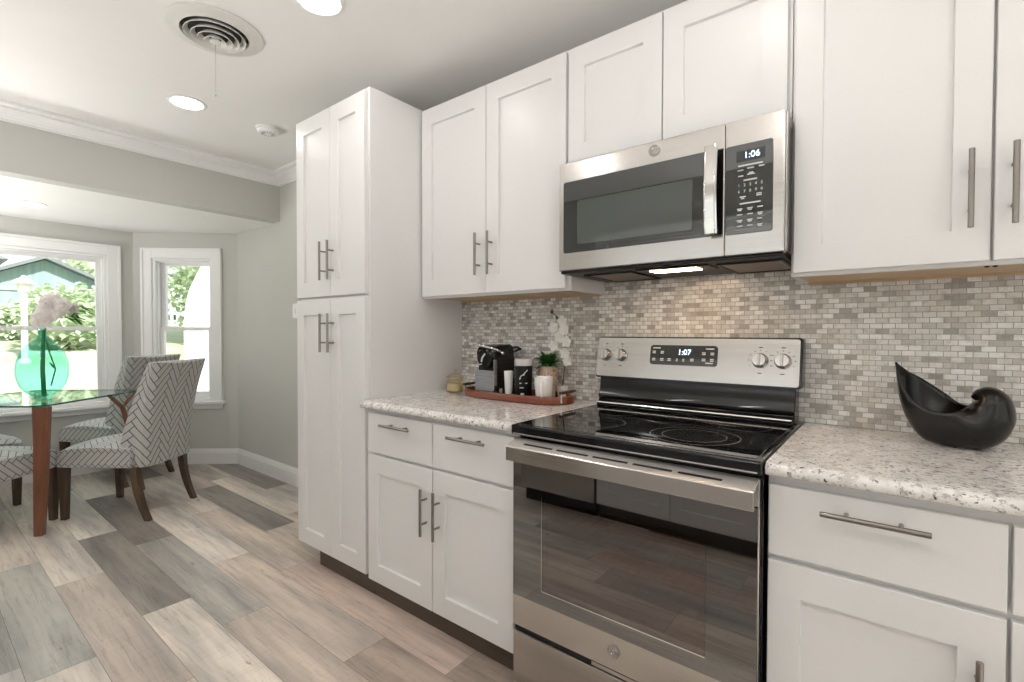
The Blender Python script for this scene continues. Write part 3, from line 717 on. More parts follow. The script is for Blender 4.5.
b.tube([((cx0+cx1)/2-.03, cy0-.003, ZI+.145), ((cx0+cx1)/2-.01, cy0-.004, ZI+.150)], .003, 8)
b.build('head_emblem', m_legend, K, smooth=True)
b = MB()
b.tube([(cx0-.004, cy0+.05, ZI+.232), (cx0-.002, cy0+.0, ZI+.238), (cx0+.03, cy0-.012, ZI+.239), (cx0+.07, cy0-.006, ZI+.233), (cx1-.004, cy0+.02, ZI+.220), (cx1+.003, cy0+.055, ZI+.202)], .0055, 10)
b.sphere((cx1+.003, cy0+.058, ZI+.200), .010, 10, 8)
b.build('lever', m_steel_hi, K, smooth=True)
MB().box(cx1-.0005, cx1+.0012, cy0+.04, cy0+.062, ZI+.012, ZI+.034).build('side_sticker', paint('sticker_white', (.8, .78, .74), .5), K)
b = MB(); b.tube([(cx1-.03, cy1-.005, ZI+.222), (cx1-.01, cy1+.03, ZI+.226), (cx1+.012, cy1+.028, ZI+.218), (cx1-.004, cy1-.002, ZI+.205)], .006, 10)
b.build('tank_handle', m_black_matte, K, smooth=True)
# white cup wedged beside the tumbler
m_china = paint('white_china', (.80, .79, .77), .25, .01, coat=.3)
def cup(name, c, r0, r1, hh, label, cat, m, handle=None):
    t = thing(name, label, cat, c)
    q = MB(); q.lathe([(.0001, .001), (r0*.9, 0), (r0, .004), (r1, hh-.002), (r1-.001, hh), (r1-.003, hh-.002), (r0-.004, .008), (.0001, .007)], c, 32)
    q.build('cup_body', m, t, smooth=True, angle=50)
    if handle:
        a = handle; R0 = (r0+r1)/2*.97
        pts = []
        for k in range(13):
            ph = -PI/2+PI*k/12; rr = R0+.024*math.cos(ph); pts.append((c[0]+rr*math.cos(a), c[1]+rr*math.sin(a), c[2]+hh*.52+.030*math.sin(ph)))
        MB().tube(pts, .0055, 10).build('handle', m, t, smooth=True)
    return t
cup('paper_cup', (-.386, -.212, ZI), .016, .022, .122, 'narrow plain white cup wedged between coffee machine and black tumbler', 'cup', m_china)
cup('mug', (-.186, -.218, ZI), .034, .042, .108, 'white mug in front of the green plant on the red tray', 'mug', m_china, math.radians(-66))
# tumbler
tc_ = (-.312, -.196, ZI)
T2 = thing('tumbler', 'black insulated tumbler with white print and a clear lid', 'tumbler', tc_)
MB().lathe([(.0001, 0), (.034, 0), (.036, .004), (.0405, .140), (.0415, .150)], tc_, 36).build('tumbler_body', paint('tumbler_black', (.006, .007, .0065), .3, spec=.3), T2, smooth=True, angle=50)
MB().lathe([(.0425, .150), (.0430, .156), (.0425, .174), (.040, .180), (.0001, .181)], tc_, 36).lathe([(.0415, .150), (.0425, .150)], tc_, 36).build('lid', paint('lid_grey', (.56, .53, .53), .2, .05), T2, smooth=True, angle=40)
pr = MB()
def onc(a, z, r=.0395): return (tc_[0]+r*math.cos(a), tc_[1]+r*math.sin(a), tc_[2]+z)
ac = math.atan2(-1.75, 1.31)
def stroke(pts, w=.0022):
    pr.tube([onc(ac+a, z, .0366+.0385*0+ (z/.14)*.0042+.0006) for a, z in pts], w, 6)
stroke([(-.45, .088), (-.38, .100), (-.25, .106), (-.05, .110), (.20, .122), (.45, .132)]); stroke([(-.45, .088), (-.42, .098), (-.30, .094)]); stroke([(-.1, .108), (.1, .111)])
stroke([(-.50, .072), (.45, .072)], .0028); stroke([(-.48, .052), (.0, .052)], .0026)
pr.build('print', m_legend, T2)
q = MB(); q.box(-.008, .008, -.001, .001, -.010, .010)
q.m = Matrix.Translation(onc(ac-.15, .018, .0378)) @ Matrix.Rotation(ac+PI/2, 4, 'Z')
q.build('bottom_label', m_legend, T2)
# plants
m_leaf = paint('leaf_green', (.035, .13, .028), .4, .35, 30)
m_petal = petal('petal_white', (.94, .92, .88), .25)
m_stem = paint('stem_dark', (.06, .08, .03), .5, .2, 30)
def leaf(mb, p, dr_, ln, w, droop=.3, mi=0, fold=.15, face=(0, 0, 1)):
    dr_ = Vector(dr_).normalized(); sd_ = dr_.cross(Vector(face))
    if sd_.length < .01: sd_ = Vector((1, 0, 0))
    sd_.normalize(); nn = sd_.cross(dr_).normalized(); p = Vector(p); n = 5; rows = []
    for k in range(n+1):
        t = k/n; c = p+dr_*ln*t+Vector((0, 0, -droop*ln*t*t)); ww = w*math.sin(PI*(.08+.90*t))**.8
        rows.append([c-sd_*ww+nn*ww*fold, c+nn*0, c+sd_*ww+nn*ww*fold])
    v = [[mb.bm.verts.new(q_) for q_ in r_] for r_ in rows]
    for a, b_ in zip(v, v[1:]):
        mb._face([a[0], a[1], b_[1], b_[0]], mi); mb._face([a[1], a[2], b_[2], b_[1]], mi)
pc = (-.238, -.110, ZI)
PL = thing('potted_plant', 'small green leafy plant in a patterned pot behind the white mug', 'plant', pc)
def patterned():
    m, nt, b_ = mat('pot_pattern'); v = coords(nt, 'Object'); vo = N(nt, 'TexVoronoi'); L(nt, v, vo.inputs['Vector']); vo.inputs['Scale'].default_value = 75
    L(nt, ramp(nt, vo.outputs['Distance'], [(.25, (.70, .55, .42)), (.5, (.42, .17, .08)), (.62, (.78, .70, .60)), (.8, (.25, .10, .05))]), b_.inputs['Base Color']); b_.inputs['Roughness'].default_value = .4; return m
MB().lathe([(.0001, 0), (.030, 0), (.036, .01), (.044, .10), (.046, .142), (.044, .146), (.040, .142), (.038, .13), (.0001, .128)], pc, 28).build('pot', patterned(), PL, smooth=True, angle=50)
lf = MB(); rg = random.Random(5)
for k in range(70):
    a = rg.random()*2*PI; e = rg.random()*1.1+.05; z0 = .140+rg.random()*.035
    leaf(lf, (pc[0]+.012*math.cos(a), pc[1]+.012*math.sin(a), pc[2]+z0), (math.cos(a)*math.cos(e), math.sin(a)*math.cos(e), math.sin(e)), .050+rg.random()*.030, .011+rg.random()*.005, .25)
lf.build('foliage', m_leaf, PL, smooth=True, solid=0)
oc = (-.172, -.088, ZI)
OR = thing('orchid', 'white orchid spray rising against the backsplash behind the plant', 'orchid', oc)
MB().lathe([(.0001, 0), (.020, 0), (.026, .05), (.027, .06), (.023, .06), (.0001, .055)], oc, 20).build('pot', m_china, OR, smooth=True)
pts = [(oc[0], oc[1], ZI+.05), (oc[0]+.01, oc[1]+.006, ZI+.16), (oc[0]+.008, oc[1]+.012, ZI+.25), (oc[0]-.005, oc[1]+.01, ZI+.32), (oc[0]-.035, oc[1]-.002, ZI+.375), (oc[0]-.05, oc[1]-.01, ZI+.392)]
MB().tube(pts, [.003, .003, .0028, .0025, .0022, .002], 8).sphere((oc[0]-.052, oc[1]-.011, ZI+.394), .008, 8, 6, (1, 1, 1.4)).sphere((oc[0]-.030, oc[1]-.004, ZI+.368), .007, 8, 6).build('stem', m_stem, OR, smooth=True)
for k, (dx, dz, s_) in enumerate(((.006, .350, .78), (-.034, .322, .8), (.030, .312, .8), (-.010, .280, .85), (.034, .258, .8), (-.026, .240, .8), (.020, .205, .8), (.040, .172, .72))):
    fl = MB(); c = (oc[0]+dx, oc[1]-.008-.012*(k % 3), ZI+dz); tilt = rg.random()*.8
    for j in range(5):
        a = tilt+2*PI*j/5
        leaf(fl, c, (math.cos(a)*.9, -.25, math.sin(a)*.9), .036*s_, .016*s_, 0, 0, .1, (.3, -1, 0))
    fl.sphere((c[0], c[1]-.004, c[2]), .004, 8, 6)
    fl.build('bloom', m_petal, OR, smooth=True)
# jar
jc = (-.768, -.176, ZT+.0005)
m_jar = thin_glass('amber_glass', (.97, .93, .84), 1.55, .05)
J = thing('sugar_jar', 'small faceted golden glass jar with lid left of the red tray', 'jar', jc)
q = MB(); q.lathe([(.0001, .001), (.040, 0), (.048, .006), (.050, .03), (.046, .058), (.040, .068), (.041, .074), (.037, .074), (.036, .066), (.042, .055), (.046, .03), (.044, .008), (.0001, .006)], jc, 12)
q.build('jar_body', m_jar, J)
MB().lathe([(.042, .075), (.043, .079), (.034, .090), (.018, .097), (.008, .100), (.006, .106), (.010, .112), (.008, .119), (.0001, .121)], jc, 12).build('lid', m_jar, J)
m_gold = steel('jar_gold', (.72, .58, .36), .3, 'z')
q = MB(); q.lathe([(.0425, .0735), (.0445, .0735), (.0445, .077), (.0425, .077)], jc, 24)
for sg in (-1, 1): q.tube([(jc[0]+sg*.047, jc[1], jc[2]+.050), (jc[0]+sg*.062, jc[1], jc[2]+.062), (jc[0]+sg*.060, jc[1], jc[2]+.080), (jc[0]+sg*.044, jc[1], jc[2]+.078)], .003, 8)
q.build('jar_handles', m_gold, J, smooth=True)
MB().lathe([(.0001, .008), (.041, .010), (.043, .03), (.036, .045), (.0001, .048)], jc, 16).build('contents', paint('sugar_brown', (.66, .58, .44), .8, .3, 300), J, smooth=True)

# black sculptural bowl: a pointed boat that curls over itself at one end
m_bowl = paint('black_ceramic', (.009, .008, .0075), .22, .6, 22, .06, 60, spec=.36)
def cat(a, n=5):
    out = []
    for i in range(len(a)-1):
        p0, p1, p2, p3 = (Vector(a[k]) for k in (max(i-1, 0), i, i+1, min(i+2, len(a)-1)))
        for k in range(n):
            t = k/n; out.append(.5*((2*p1)+(p2-p0)*t+(2*p0-5*p1+4*p2-p3)*t*t+(3*p1-p0-3*p2+p3)*t**3))
    out.append(Vector(a[-1])); return out
# per section: keel x z, front rim x z, back rim x z, half width, half opening angle / pi
BS = [(-.125, .225, -.1245, .2255, -.1245, .2255, .001, .5), (-.119, .165, -.117, .190, -.108, .208, .018, .5), (-.112, .115, -.107, .158, -.095, .196, .034, .5),
      (-.094, .060, -.085, .126, -.074, .183, .048, .5), (-.0625, .014, -.055, .104, -.045, .162, .058, .5), (-.020, .001, -.020, .096, -.012, .136, .063, .52),
      (.025, .000, .006, .102, .011, .116, .065, .62), (.0625, .003, .026, .112, .026, .113, .063, .84), (.100, .027, .032, .116, .032, .116, .060, 1), (.122, .080, .036, .120, .036, .120, .055, 1),
      (.116, .132, .040, .125, .040, .125, .049, 1), (.095, .160, .043, .127, .043, .127, .041, 1), (.069, .168, .045, .129, .045, .129, .030, 1), (.045, .157, .043, .131, .043, .131, .017, 1), (.036, .139, .040, .134, .040, .134, .004, 1)]
bx, by = 1.132, -.165
ang = math.radians(-4)
ka = cat([(r_[0], 0, r_[1]) for r_ in BS]); fa = cat([(r_[2], 0, r_[3]) for r_ in BS]); ba = cat([(r_[4], 0, r_[5]) for r_ in BS]); wa = cat([(r_[6], r_[7], 0) for r_ in BS])
secs = []
for K_, F_, B_, w_ in zip(ka, fa, ba, wa):
    fm = PI*min(1, max(.5, w_.y)); ww = max(.0008, w_.x); sec = []
    for k in range(33):
        ph = -fm+2*fm*k/32; hh = (1-math.cos(ph))/(1-math.cos(fm)); rim = F_ if ph < 0 else B_
        p = K_.lerp(rim, hh); y = ww*math.sin(ph)
        sec.append((bx+p.x*math.cos(ang)-y*math.sin(ang), by+p.x*math.sin(ang)+y*math.cos(ang), ZT+.0008+max(0, p.z)))
    secs.append(sec)
BW = MB(); BW.loft(secs, cap=False, closed=False)
bmesh.ops.remove_doubles(BW.bm, verts=BW.bm.verts, dist=.0004)
bwo = BW.build('sculptural_bowl', m_bowl, smooth=True, angle=80)
sm = bwo.modifiers.new('solid', 'SOLIDIFY'); sm.thickness = .006; sm.offset = -1; sm.use_rim = True
tag(bwo, 'glossy black curled boat-shaped bowl on the right countertop', 'bowl')

# ------------------------------------------------------------------ ceiling fixtures
def can(x, y, z, label):
    t = thing('recessed_light', label, 'ceiling light', (x, y, z), 'recessed ceiling lights')
    MB().lathe([(.075, -.004), (.080, -.007), (.095, -.003), (.096, 0), (.075, 0)], (x, y, z-.0005), 40).build('trim_ring', m_trim, t, smooth=True)
    MB().lathe([(.0001, -.003), (.0755, -.003), (.0755, -.0005), (.0001, -.0005)], (x, y, z-.0005), 40).build('lens', m_lamp, t)
    return t
can(-2.107, -.937, ZC, 'round lit recessed light left of the smoke detector')
can(-.750, -.930, ZC, 'round lit recessed light at the top edge, nearest the upper cabinets')
can(-3.82, -1.362, ZB, 'round lit recessed light in the lower ceiling over the dining bay')
for x, y in ((.60, -.92), (1.9, -.92), (-2.107, -2.1), (-.765, -2.1), (.60, -2.1), (1.9, -2.1)):  # unseen extra lights, added to fill the room
    can(x, y, ZC, 'round recessed kitchen light outside the frame')
m_up = glow('fill_uplight_glow', (1, .98, .965), FILL_UP); m_up_bay = glow('bay_fill_uplight_glow', (1, .98, .965), FILL_UP*1.15)  # unseen uplights, added to brighten the kitchen and bay ceilings
for px_, py_, zb_, zt_, lb in ((-2.72, -2.68, 0, 1.22, 'torchiere floor lamp against the wall across from the pantry, outside the frame'), (2.3, -2.6, 0, 1.22, 'torchiere floor lamp behind the photographer, outside the frame'),
                          (-3.72, -2.5, 0, 1.10, 'torchiere floor lamp in the far corner of the dining bay, outside the frame'), (.2, -2.7, .917, 1.30, 'short torchiere lamp on the counter across the aisle, outside the frame')):
    t = thing('fill_uplight', lb, 'floor lamp', (px_, py_, zb_), 'torchiere lamps')
    MB().lathe([(.0001, zb_+.03), (.11, zb_+.025), (.12, zb_+.0005), (.0001, zb_+.0005)], (px_, py_, 0), 28).build('base', m_nickel, t, smooth=True, angle=40)
    MB().tube([(px_, py_, zb_+.02), (px_, py_, zt_-.14)], .012, 12).build('pole', m_nickel, t, smooth=True)
    MB().lathe([(.015, zt_-.145), (.10, zt_-.11), (.19, zt_-.01), (.195, zt_), (.188, zt_), (.10, zt_-.095), (.0001, zt_-.10)], (px_, py_, 0), 32).build('fill_shade', m_nickel, t, smooth=True)
    MB().lathe([(.0001, zt_-.025), (.165, zt_-.025), (.165, zt_-.03), (.0001, zt_-.03)], (px_, py_, 0), 28).build('diffuser', m_up_bay if px_ < -3 else m_up, t)
V = thing('air_vent', 'round white ceiling air diffuser with concentric rings and a pull cord', 'air vent', (-1.276, -1.10, ZC))
vc = (-1.276, -1.10, ZC)
m_vent = paint('vent_white', (.74, .72, .68), .45, .03)
MB().lathe([(.181, -.0005), (.182, -.006), (.174, -.010), (.150, -.012), (.128, -.020), (.126, -.018), (.126, -.0005)], vc, 56).build('flange', m_vent, V, smooth=True, angle=50)
MB().lathe([(.0001, -.0007), (.126, -.0007)], vc, 40).build('duct', m_black_matte, V)
for r0, z0 in ((.116, -.026), (.091, -.034), (.066, -.041), (.042, -.047)):
    MB().lathe([(r0, z0), (r0-.001, z0-.003), (r0-.017, z0+.014), (r0-.018, z0+.017), (r0-.0155, z0+.0165)], vc, 48).lathe([(r0, z0), (r0-.0155, z0+.0165)], vc, 48).build('louver_ring', m_vent, V, smooth=True)
MB().lathe([(.0001, -.056), (.010, -.055), (.020, -.050), (.021, -.046), (.012, -.030), (.0001, -.028)], vc, 28).build('center_cone', m_vent, V, smooth=True)
cc = []
MB().tube([(-1.276, -1.10, ZC-.054), (-1.276, -1.10, ZC-.268)], .0011, 6).sphere((-1.276, -1.10, ZC-.272), .004, 8, 6).build('pull_cord', paint('cord_grey', (.5, .48, .45), .6), V)
sd_ = (-2.10, -.496, ZC)
D_ = thing('smoke_detector', 'small round white smoke detector on the ceiling', 'smoke detector', sd_)
MB().lathe([(.070, -.0005), (.070, -.012), (.062, -.014), (.060, -.026), (.052, -.034), (.0001, -.036)], sd_, 36).build('housing', m_trim, D_, smooth=True, angle=35)
q = MB()
for k in range(10):
    a = 2*PI*k/10; q.box(-.010, .010, -.0015, .0015, -.004, .004); 
    for v in q.bm.verts[-8:] if False else []: pass
q = MB()
for k in range(12):
    a = 2*PI*k/12; c_, s_ = math.cos(a), math.sin(a)
    q.tube([(sd_[0]+.022*c_, sd_[1]+.022*s_, ZC-.0362), (sd_[0]+.044*c_, sd_[1]+.044*s_, ZC-.0352)], .0016, 6)
q.build('grille', paint('grille_grey', (.35, .34, .32), .6), D_)
# light switch beside the pantry
SW = thing('light_switch', 'white wall switch plate at the pantry edge', 'switch', (-2.715, 0, 1.39))
MB().box(-2.752, -2.680, -.007, -.0005, 1.335, 1.452).build('plate', m_trim, SW, .002)
MB().box(-2.724, -2.708, -.012, -.0065, 1.372, 1.412).build('rocker', m_trim, SW, .001)

# ------------------------------------------------------------------ opposite side of the aisle (seen in the oven glass)
YO = -2.215
r = thing('base_cabinet', 'white base cabinet across the aisle, reflected in the oven door', 'cabinet', (.2, -2.5, 0))
MB().box(-.52, 1.42, YS+.01, YO-.02, .105, .8845).build('body', m_cab, r, .0015)
MB().box(-.52, 1.42, YS+.05, YO-.06, 0, .105).build('toe_kick', m_kick, r)
mm = Matrix.Scale(-1, 4, Vector((0, 1, 0)))
for x0, x1 in ((-.51, -.03), (-.025, .455), (.46, .94), (.945, 1.41)):
    d = MB(Matrix.Translation((0, 2*YO, 0)) @ Matrix.Translation((0, 0, 0)) @ mm if False else mm); shaker(d, x0, x1, .108, .866, -YO)
    d = d.build('door', m_cab, r)
    pull((x0+x1)/2, .80, YO, False, d, .095, -1)
r = thing('dishwasher', 'stainless dishwasher across the aisle, reflected in the oven door', 'dishwasher', (-.82, -2.5, 0))
MB().box(-1.13, -.53, YS+.01, YO, .10, .8845).build('body', m_steel, r, .004)
MB().tube([(-1.09, YO+.045, .80), (-.57, YO+.045, .80)], .010, 12).tube([(-1.07, YO, .80), (-1.07, YO+.045, .80)], .006, 8).tube([(-.59, YO, .80), (-.59, YO+.045, .80)], .006, 8).build('handle', m_steel_hi, r, smooth=True)
MB().box(-1.12, -.54, YS+.05, YO-.05, 0, .10).build('toe_kick', m_black_matte, r)
r = MB().box(-1.16, 1.45, YS+.005, YO+.03, .885, .917).build('countertop', m_granite, None, .005, 3)
tag(r, 'pale granite countertop across the aisle, outside the frame', 'countertop')

# ------------------------------------------------------------------ dining chairs
def make_chair(label):
    t = thing('dining_chair', label, 'chair', (0, 0, 0), 'upholstered dining chairs')
    # seat: crowned, rounded; faces -y
    nx, ny = 10, 10; w = .245; y0, y1 = -.300, .185; zbm, ztp = .345, .475
    s = MB(); secs = []
    def sec(y, ww, zt):
        pts = []
        for k in range(nx+1):
            u = -1+2*k/nx; pts.append((u*ww, y, zt-.026*abs(u)**3))
        return [(-ww, y, zbm+.006), (-ww+.012, y, zbm)] [::-1] + pts + [(ww, y, zbm+.006), (ww-.012, y, zbm)]
    for k, (y, d, dz) in enumerate(((y0+.012, .018, -.045), (y0+.002, .010, -.022), (y0, .006, -.030) if False else (y0, .004, -.018), (y0+.03, 0, .006), (y0+.10, 0, .022), (-.05, 0, .030), (.08, 0, .026), (y1, 0, .018))):
        secs.append(sec(y, w-d, ztp+dz))
    s.loft(secs)
    s.build('seat', m_fabric, t, smooth=True, uv=True, angle=55)
    # backrest: U-shaped in plan, raked
    b = MB(); secs = []
    zs = [.345, .42, .50, .60, .70, .80, .90, .97, 1.015, 1.032]
    for z in zs:
        q = (z-.345)/(1.04-.345); yb = .275+.112*q**1.25-.020*math.sin(PI*q)   # outer back
        ww = .215+.030*q**1.5; wing = .215-.130*min(1, q*1.1)+.0
        if z < .50: wing = .115+.0
        if z > 1.0: wing -= .018*(1 if z > 1.02 else .4)
        zz = z
        e = .04
        yi = yb-.085
        sag = -.012*(1 if z > .95 else 0)
        o_ = [(-ww, yb-wing, zz), (-ww-.004, yb-e, zz+.000), (-ww+.028, yb-.004, zz), (-ww*.4, yb+.004, zz+sag), (ww*.4, yb+.004, zz+sag), (ww-.028, yb-.004, zz), (ww+.004, yb-e, zz), (ww, yb-wing, zz),
              (ww-.036, yb-wing+.004, zz), (ww-.055, yi-.004, zz), (ww*.35, yi, zz+sag), (-ww*.35, yi, zz+sag), (-ww+.055, yi-.004, zz), (-ww+.036, yb-wing+.004, zz)]
        secs.append(o_)
    b.loft(secs)
    mid = secs[5]; per = [0.0]
    for a_, c_ in zip(mid, mid[1:]): per.append(per[-1]+math.hypot(a_[0]-c_[0], a_[1]-c_[1]))
    b.build('backrest', m_fabric, t, .006, 2, True, uv=(per, len(mid)), angle=50)
    for sg in (-1, 1):
        x = sg*.215; f = MB()
        f.hexa([(x-.017, -.292, 0), (x+.017, -.292, 0), (x+.017, -.258, 0), (x-.017, -.258, 0)], [(x-.025, -.302, .350), (x+.025, -.302, .350), (x+.025, -.252, .350), (x-.025, -.252, .350)])
        f.build('leg', m_darkwood, t, .003)
        l = MB(); secs = []
        for q in range(8):
            k = q/7; z = .350*(1-k); yy = .195+.085*k**2.0; a = .023-.006*k
            secs.append([(x-a, yy-a, z), (x+a, yy-a, z), (x+a, yy+a, z), (x-a, yy+a, z)])
        l.loft(secs); l.build('leg', m_darkwood, t, .003, 2, True, angle=45)
    return t
A = make_chair('grey herringbone chair nearest the pantry, its back to the kitchen')
def place(o, x, y, rz): o.location = (x, y, 0); o.rotation_euler = (0, 0, rz); return o
chairs = [('grey herringbone chair in the bay corner, behind the nearest chair', -4.08, -.81, math.radians(-60)),
          ('grey herringbone chair cut off at left, behind the front table leg', -3.285, -1.69, math.atan2(-.6, -.8)),
          ('herringbone chair at the left edge under the large window, only its seat showing', -4.03, -1.74, math.radians(109))]
for lb, x, y, a in chairs:
    c = copy_tree(A); c['label'] = lb; place(c, x, y, a)
place(A, -3.13, -.956, math.atan2(-.8, .6))

# ------------------------------------------------------------------ dining table
ZG = .780
m_tglass = thin_glass('table_glass', (.90, .97, .95), 1.5)
m_tedge = paint('glass_edge', (.02, .10, .085), .1, .1, coat=.5)
TB = thing('dining_table', 'glass-topped dining table on forked walnut legs', 'table', (-3.6, -1.38, 0))
quad_ = [Vector(p) for p in ((-3.005, -1.425), (-3.550, -.775), (-4.15, -1.30), (-3.66, -1.98))]
poly = []
for i in range(4):
    p, a, b = quad_[i], quad_[i-1], quad_[(i+1) % 4]; rr = (.09, .12, .12, .12)[i]
    s_ = p+(a-p).normalized()*rr; e_ = p+(b-p).normalized()*rr
    for k in range(9):
        t = k/8; poly.append(((1-t)**2*s_+2*t*(1-t)*p+t*t*e_)[:])
g = MB(); n = len(poly)
vb_ = [g.bm.verts.new((x, y, ZG-.010)) for x, y in poly]; vt_ = [g.bm.verts.new((x, y, ZG)) for x, y in poly]
g._face(vb_[::-1], 0); g._face(vt_, 0)
for i in range(n): g._face([vb_[i], vb_[(i+1) % n], vt_[(i+1) % n], vt_[i]], 1)
g.build('glass_top', [m_tglass, m_tedge], TB)
def plank_leg(top, bot, wt, wb, d, thk):
    d = Vector(d).normalized(); nrm = Vector((-d.y, d.x, 0)); secs = []
    for k in range(7):
        t = k/6; c = Vector(top).lerp(Vector(bot), t); w = (wt+(wb-wt)*t+.006*math.sin(PI*t))/2; h_ = thk/2
        secs.append([c-d*w-nrm*h_, c+d*w-nrm*h_, c+d*w+nrm*h_, c-d*w+nrm*h_])
    q = MB(); q.loft(secs); return q
plank_leg((-3.055, -1.412, ZG-.0105), (-3.01, -1.44, 0), .078, .046, (.62, .785, 0), .034).build('leg', m_tablewood, TB, .004)
plank_leg((-3.95, -1.31, ZG-.0105), (-3.98, -1.305, 0), .085, .055, (.62, .785, 0), .034).build('leg', m_tablewood, TB, .004)
plank_leg((-3.62, -1.90, ZG-.0105), (-3.61, -1.95, 0), .085, .055, (1, 0, 0), .034).build('leg', m_tablewood, TB, .004)
q = MB(); j_ = (-3.475, -.930, .665)
q.tube([(-3.425, -1.020, ZG-.0105), j_, (-3.52, -.86, .40), (-3.55, -.79, 0)], [.012, .016, .018, .014], 8)
q.tube([j_, (-3.49, -.905, .70), (-3.525, -.860, .745), (-3.54, -.838, ZG-.0105)], [.012, .010, .009, .009], 8)
q.build('leg', m_tablewood, TB, smooth=True)

# vase and flowers
vx, vy = -3.375, -1.368
m_v = thin_glass('teal_glass', (.57, .90, .87), 1.45, .0)
out = [(.040, .0), (.044, .004), (.046, .018), (.058, .030), (.088, .055), (.114, .095), (.128, .15), (.131, .20), (.125, .255), (.108, .31), (.080, .355), (.052, .385), (.030, .402), (.022, .418), (.020, .44), (.024, .467)]
inn = [(r_-.005 if r_ > .03 else r_-.004, z_+(.006 if i < 3 else 0)) for i, (r_, z_) in enumerate(out)]
prof = [(.0001, 0)] + out
VZ = thing('vase', 'bulbous teal glass vase on the glass dining table', 'vase', (vx, vy, ZG))
MB().lathe(prof, (vx, vy, ZG+.0006), 48, cap=False).build('vase_body', m_v, VZ, smooth=True, angle=70)
FB = thing('flower_bouquet', 'white blossoms with green leaves standing in the teal vase', 'flowers', (vx, vy, ZG+.02))
m_gstem = paint('stem_green', (.02, .22, .08), .45, .2, 40)
MB().tube([(vx+.004, vy+.004, ZG+.022), (vx, vy, ZG+.20), (vx+.004, vy+.003, ZG+.36), (vx+.012, vy+.010, ZG+.50)], [.013, .012, .011, .008], 10).build('stem', m_gstem, FB, smooth=True)
q = MB(); q.tube([(vx+.016, vy+.014, ZG+.40), (vx+.028, vy+.032, ZG+.30), (vx+.05, vy+.055, ZG+.20), (vx+.03, vy+.035, ZG+.09)], .004, 8)
leaf(q, (vx+.046, vy+.05, ZG+.20), (-.3, -.35, .75), .055, .010, 0)
q.build('trailing_stem', m_gstem, FB, smooth=True)
rg = random.Random(11)
rtv = Vector((.785, .619, 0)); fv = Vector((-.619, .785, 0))
m_bloom = petal('blossom_white', (.92, .88, .86), .5)
for du, dz, df, s_ in ((-.055, .47, 0, 1.0), (-.02, .50, .03, 1.0), (.03, .52, 0, 1.05), (.07, .545, .02, 1.05), (.115, .555, -.01, 1.05), (.15, .535, .02, .8), (-.06, .525, .03, .9), (0.0, .565, -.01, 1.0), (.055, .585, .02, .95), (.02, .45, -.03, .9), (-.035, .44, -.03, .8), (.09, .50, -.03, .8), (-.01, .60, .02, .75)):
    c = Vector((vx, vy, ZG+dz+.065))+rtv*(du+.042)+fv*df; fl = MB()
    for ring, (cnt, ln, el) in enumerate(((6, .056, .15), (5, .046, .65), (4, .034, 1.1))):
        for j in range(cnt):
            a = 2*PI*(j+rg.random()*.5)/cnt+ring
            d_ = (rtv*math.cos(a)+Vector((0, 0, 1))*math.sin(a))*math.cos(el)-fv*math.sin(el)
            leaf(fl, c+fv*.008*ring, d_, ln*s_*1.12, .022*s_, .12, 0, .25, -fv)
    fl.build('blossom', m_bloom, FB, smooth=True)
lf = MB()
for k in range(34):
    a = rg.uniform(-.9, .55); c = Vector((vx, vy, ZG+.53+rg.random()*.09))+rtv*rg.uniform(.10, .235)+fv*rg.uniform(.0, .07)
    leaf(lf, c, rtv*math.cos(a)+Vector((0, 0, .55*math.sin(a)))+fv*rg.uniform(-.3, .5), rg.uniform(.06, .10), .015, .25)
lf.build('foliage', petal('bouquet_leaf', (.12, .34, .05), .4, .3), FB, smooth=True)

# ------------------------------------------------------------------ outside the windows
m_grass, nt_, b_ = mat('lawn'); v_ = coords(nt_)
gn = noise(nt_, v_, .45, 4, .6); g2 = noise(nt_, v_, 30, 3)
c_ = ramp(nt_, gn.outputs['Fac'], [(.35, (.31, .38, .22)), (.5, (.46, .50, .36)), (.65, (.56, .57, .47))])
L(nt_, mix(nt_, ramp(nt_, g2.outputs['Fac'], [(.4, 0.0), (.7, .35)]), c_, (.20, .28, .09)), b_.inputs['Base Color']); b_.inputs['Roughness'].default_value = .9
def gz(x): return -.42+.178*min(11.5, max(0, -6.2-x))
gm = bmesh.new(); bmesh.ops.create_grid(gm, x_segments=60, y_segments=60, size=30)
for v in gm.verts:
    v.co.x -= 36.5; d_ = max(0, -7-v.co.x); v.co.z = gz(v.co.x)+.03*math.sin(v.co.x*.9+v.co.y)
me = bpy.data.meshes.new('ground'); gm.to_mesh(me); gm.free(); me.materials.append(m_grass)
o = bpy.data.objects.new('ground', me); COL.objects.link(o); struct(o, 'sunlit lawn outside the windows', 'lawn')
m_teal, nt_, b_ = mat('teal_siding'); v_ = coords(nt_, 'Object', (1, 7, .4))
L(nt_, ramp(nt_, noise(nt_, v_, 1.5, 4).outputs['Fac'], [(.3, (.24, .35, .34)), (.7, (.34, .45, .43))]), b_.inputs['Base Color']); b_.inputs['Roughness'].default_value = .8
m_roof = paint('shed_roof', (.20, .22, .23), .8, .2, 3)
SH = thing('garden_shed', 'teal gabled shed beyond the lawn in the large window', 'shed', (-19.5, .64, .3))
MB().loft([[(x, -2.6, 1.2), (x, 3.9, 1.2), (x, 3.9, 1.72), (x, .64, 3.26), (x, -2.6, 1.72)] for x in (-18, -21)]).build('wall', m_teal, SH)
q = MB()
